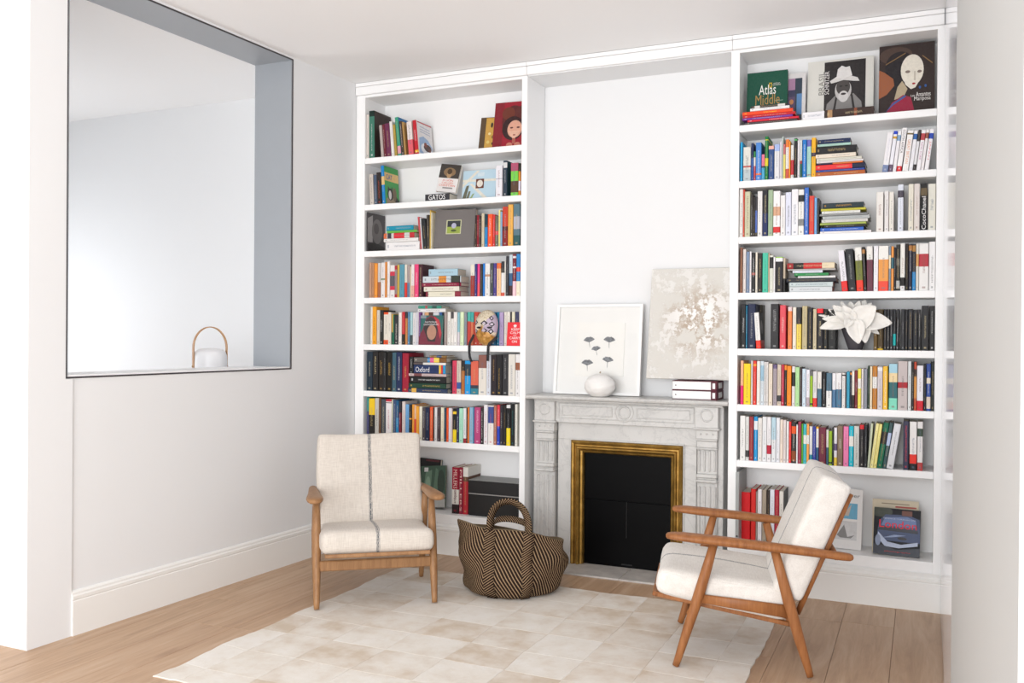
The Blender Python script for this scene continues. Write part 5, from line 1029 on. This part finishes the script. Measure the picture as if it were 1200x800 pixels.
o = m.build('face', mask_mat(), mk, recalc=False); md = o.modifiers.new('thickness', 'SOLIDIFY'); md.thickness = .003; md.offset = -1
M_MB = plain('black_paint', '17151a', .5); M_MP = plain('pale_paint', 'c9bfcc', .5)
def diamond(ca, cv, sa, sv, rot=0):
    def q(k): return [msurf(ca+sa*k*x, cv+sv*k*y)+Vector((0, -.0012-.0006*(k < .9), 0)) for x, y in ((0, 1), (.5, .5), (1, 0), (.5, -.5), (0, -1), (-.5, -.5), (-1, 0), (-.5, .5))]
    m = MB(); m.face(q(1.0)); d = m.build('diamond', M_MB, mk, recalc=False); m = MB(); m.face(q(.5)); m.build('diamond_centre', M_MP, d, recalc=False)
for a in ((-.60, .625, .20, .080), (-.58, .385, .18, .070), (.02, .600, .22, .082), (.46, .745, .17, .075), (.48, .575, .20, .078), (.06, .390, .20, .070), (.46, .375, .20, .082)): diamond(*a)
for s in (-1, 1):
    m = MB(); m.face([msurf(s*.34+.17*math.cos(2*math.pi*k/16), .482+.028*math.sin(2*math.pi*k/16))+Vector((0, -.001, 0)) for k in range(16)]); m.build('eye_hole', M_MB, mk, recalc=False)
def band(pts, w, name, mat, parent):
    P = [Vector(p) for p in pts]; path = []
    for i, p in enumerate(P):
        tn = (P[min(len(P)-1, i+1)]-P[max(0, i-1)]).normalized(); wd = Vector((0, 1, 0)).cross(tn); path.append((p, wd, wd.cross(tn)))
    return strap_plain(path, w, .0012, name, mat, parent)
def rel(u, v, Y): p = at(u, v, Y); return Vector((p.x-mp.x, p.y-.006, p.z-shz(4)))
M_RIB = plain('black_ribbon', '15141a', .6)
for pts in (((555.5, 392, -.012), (553, 397, -.012), (550.5, 402, -.012), (549.8, 406, -.013), (549.8, 412, -.012), (550.5, 418, -.008), (552.3, 424, -.006)), ((582, 395, -.012), (578, 399, -.014), (573.5, 402.5, -.014), (572, 406, -.013), (571.8, 412, -.012), (571.7, 418, -.009), (571.5, 423, -.008))):
    P = [rel(*p) for p in pts]; Q = []
    for a, b in zip(P[:-1], P[1:]): Q += [a, (a+b)/2]
    o = band(Q+[P[-1]], .018, 'ribbon', M_RIB, mk)
    o.matrix_parent_inverse = Matrix.Rotation(math.radians(6), 4, 'X')
# ------------------------------------------------------------------ vase with white paper flower
vp = at(1002, 409, .06); VX, VY, VZ = vp.x, .075, shz(4)+.0005
va = empty('vase', (VX, VY, VZ), label='dark grey tapered vase holding the white flower, right bookcase fifth shelf', cat='vase')
m = MB(); m.lathe([(.034, 0), (.037, .002), (.052, .045), (.068, .095), (.076, .122), (.0745, .124), (.071, .120), (.060, .090), (.045, .05)], 40); m.build('pot', plain('dark_grey_ceramic', '4a474c', .55), va)
fw = empty('flower', (VX, VY, VZ+.115), label='large white paper flower with pointed petals in the grey vase, right bookcase', cat='flower')
t = NT('white_paper_petal'); n = t.noise(t.coord('Object'), 60, 3); t.set(Base_Color=t.mix(n, hx('e9e5dd'), hx('f5f3ef')), Roughness=.8); t.bump(n, .15, .003); M_PETAL = t.m
def petal(tip, root, w, cup, front):
    A = Vector(root); B = Vector(tip); ax = (B-A); L = ax.length; ax.normalize()
    nr = Vector((0, -1, .25)); nr = (nr-ax*nr.dot(ax)).normalized(); sd = ax.cross(nr)
    m = MB(); vs = []; n1, n2 = 10, 6
    for i in range(n1+1):
        t_ = i/n1; ww = w*(math.sin(math.pi*min(1, t_**.75*.985+.0))**.8 if t_ > 0 else .0) + .10*w*(1-t_)
        for j in range(n2+1):
            q = -1+2*j/n2; p = A+ax*L*t_ + sd*ww*q + nr*(cup*(q*q-.4)*ww*1.2 + front*math.sin(math.pi*t_)*L*.16 - front*.10*L*t_*t_)
            p += nr*.003*math.sin(q*5+t_*9); vs.append(p)
    m.raw(vs, [(i*(n2+1)+j, i*(n2+1)+j+1, (i+1)*(n2+1)+j+1, (i+1)*(n2+1)+j) for i in range(n1) for j in range(n2)], 0, True)
    o = m.build('petal', M_PETAL, fw, recalc=False); md = o.modifiers.new('thickness', 'SOLIDIFY'); md.thickness = .0014
def vrel(u, v, dy):
    p = at(u, v, VY+dy); return (p.x-VX, dy, p.z-VZ-.115)
for (u, v, dy, ru, rv, rdy, w, cup, fr_) in ((961, 384, -.085, 994, 377, -.05, .034, .5, .5), (959.5, 369, -.075, 990, 375, -.03, .011, .3, .3), (964, 373, -.08, 992, 377, -.04, .022, .5, .4), (971, 362.5, -.07, 993, 375, -.02, .019, .5, .3), (976.5, 358, -.075, 997, 377, -.03, .034, .5, .4), (985, 352.5, .0, 996, 372, .0, .018, .4, .3), (988, 358, -.08, 1000, 378, -.05, .034, .6, .5), (996, 353, .0, 1000, 374, .0, .030, .5, .4), (1007, 352, -.02, 1001, 374, -.01, .024, .5, .4), (1014, 351, .0, 1004, 374, .0, .032, .4, .4), (1021, 355, -.04, 1004, 376, -.02, .032, .4, .4), (1026, 359, -.10, 1001, 380, -.06, .062, .35, .4), (1034, 365, -.05, 1008, 377, -.02, .022, .4, .3), (1045, 378, -.09, 1008, 377, -.06, .050, .4, .5), (1030, 391, -.08, 1013, 380, -.04, .018, .5, .3), (1006, 402, -.125, 1001, 374, -.075, .046, .4, .25), (1014, 401.5, -.11, 1012, 376, -.07, .034, .5, .25), (991, 384, -.11, 997, 374, -.07, .024, .5, .2), (979, 366, -.085, 998, 379, -.05, .032, .5, .5)):
    petal(vrel(u, v, dy), vrel(ru, rv, rdy), w, cup, fr_)
m = MB(); m.lathe([(.03, -.03), (.055, 0), (.05, .02), (.015, .03)], 16); m.build('heart', M_PETAL, fw)
# ------------------------------------------------------------------ beyond the 300 largest, the slimmest books become one object
keep_n = 300 - (len([o for o in bpy.data.objects if o.parent is None and o.name.split('.')[0] == 'book']) - len(SMALL))
SPECIAL = [e for e in SMALL if len(e.children) > 2]
rest = sorted([e for e in SMALL if e not in SPECIAL], key=lambda e: -e['face_area'])[max(0, keep_n-len(SPECIAL)):]
bpy.context.view_layer.update()
covers = [c for e in rest for c in e.children]
for c in covers:
    mw = c.matrix_world.copy(); c.parent = None; c.matrix_world = Matrix(); c.data.transform(mw)
first = covers[0]
with bpy.context.temp_override(active_object=first, object=first, selected_objects=covers, selected_editable_objects=covers): bpy.ops.object.join()
first.name = 'slim_books'; first.data.name = 'slim_books'
tag(first, 'slim book spines squeezed between the larger books on both bookcases', 'books', None, 'stuff')
for e in rest: bpy.data.objects.remove(e)
for o in bpy.data.objects:
    if 'face_area' in o: del o['face_area']
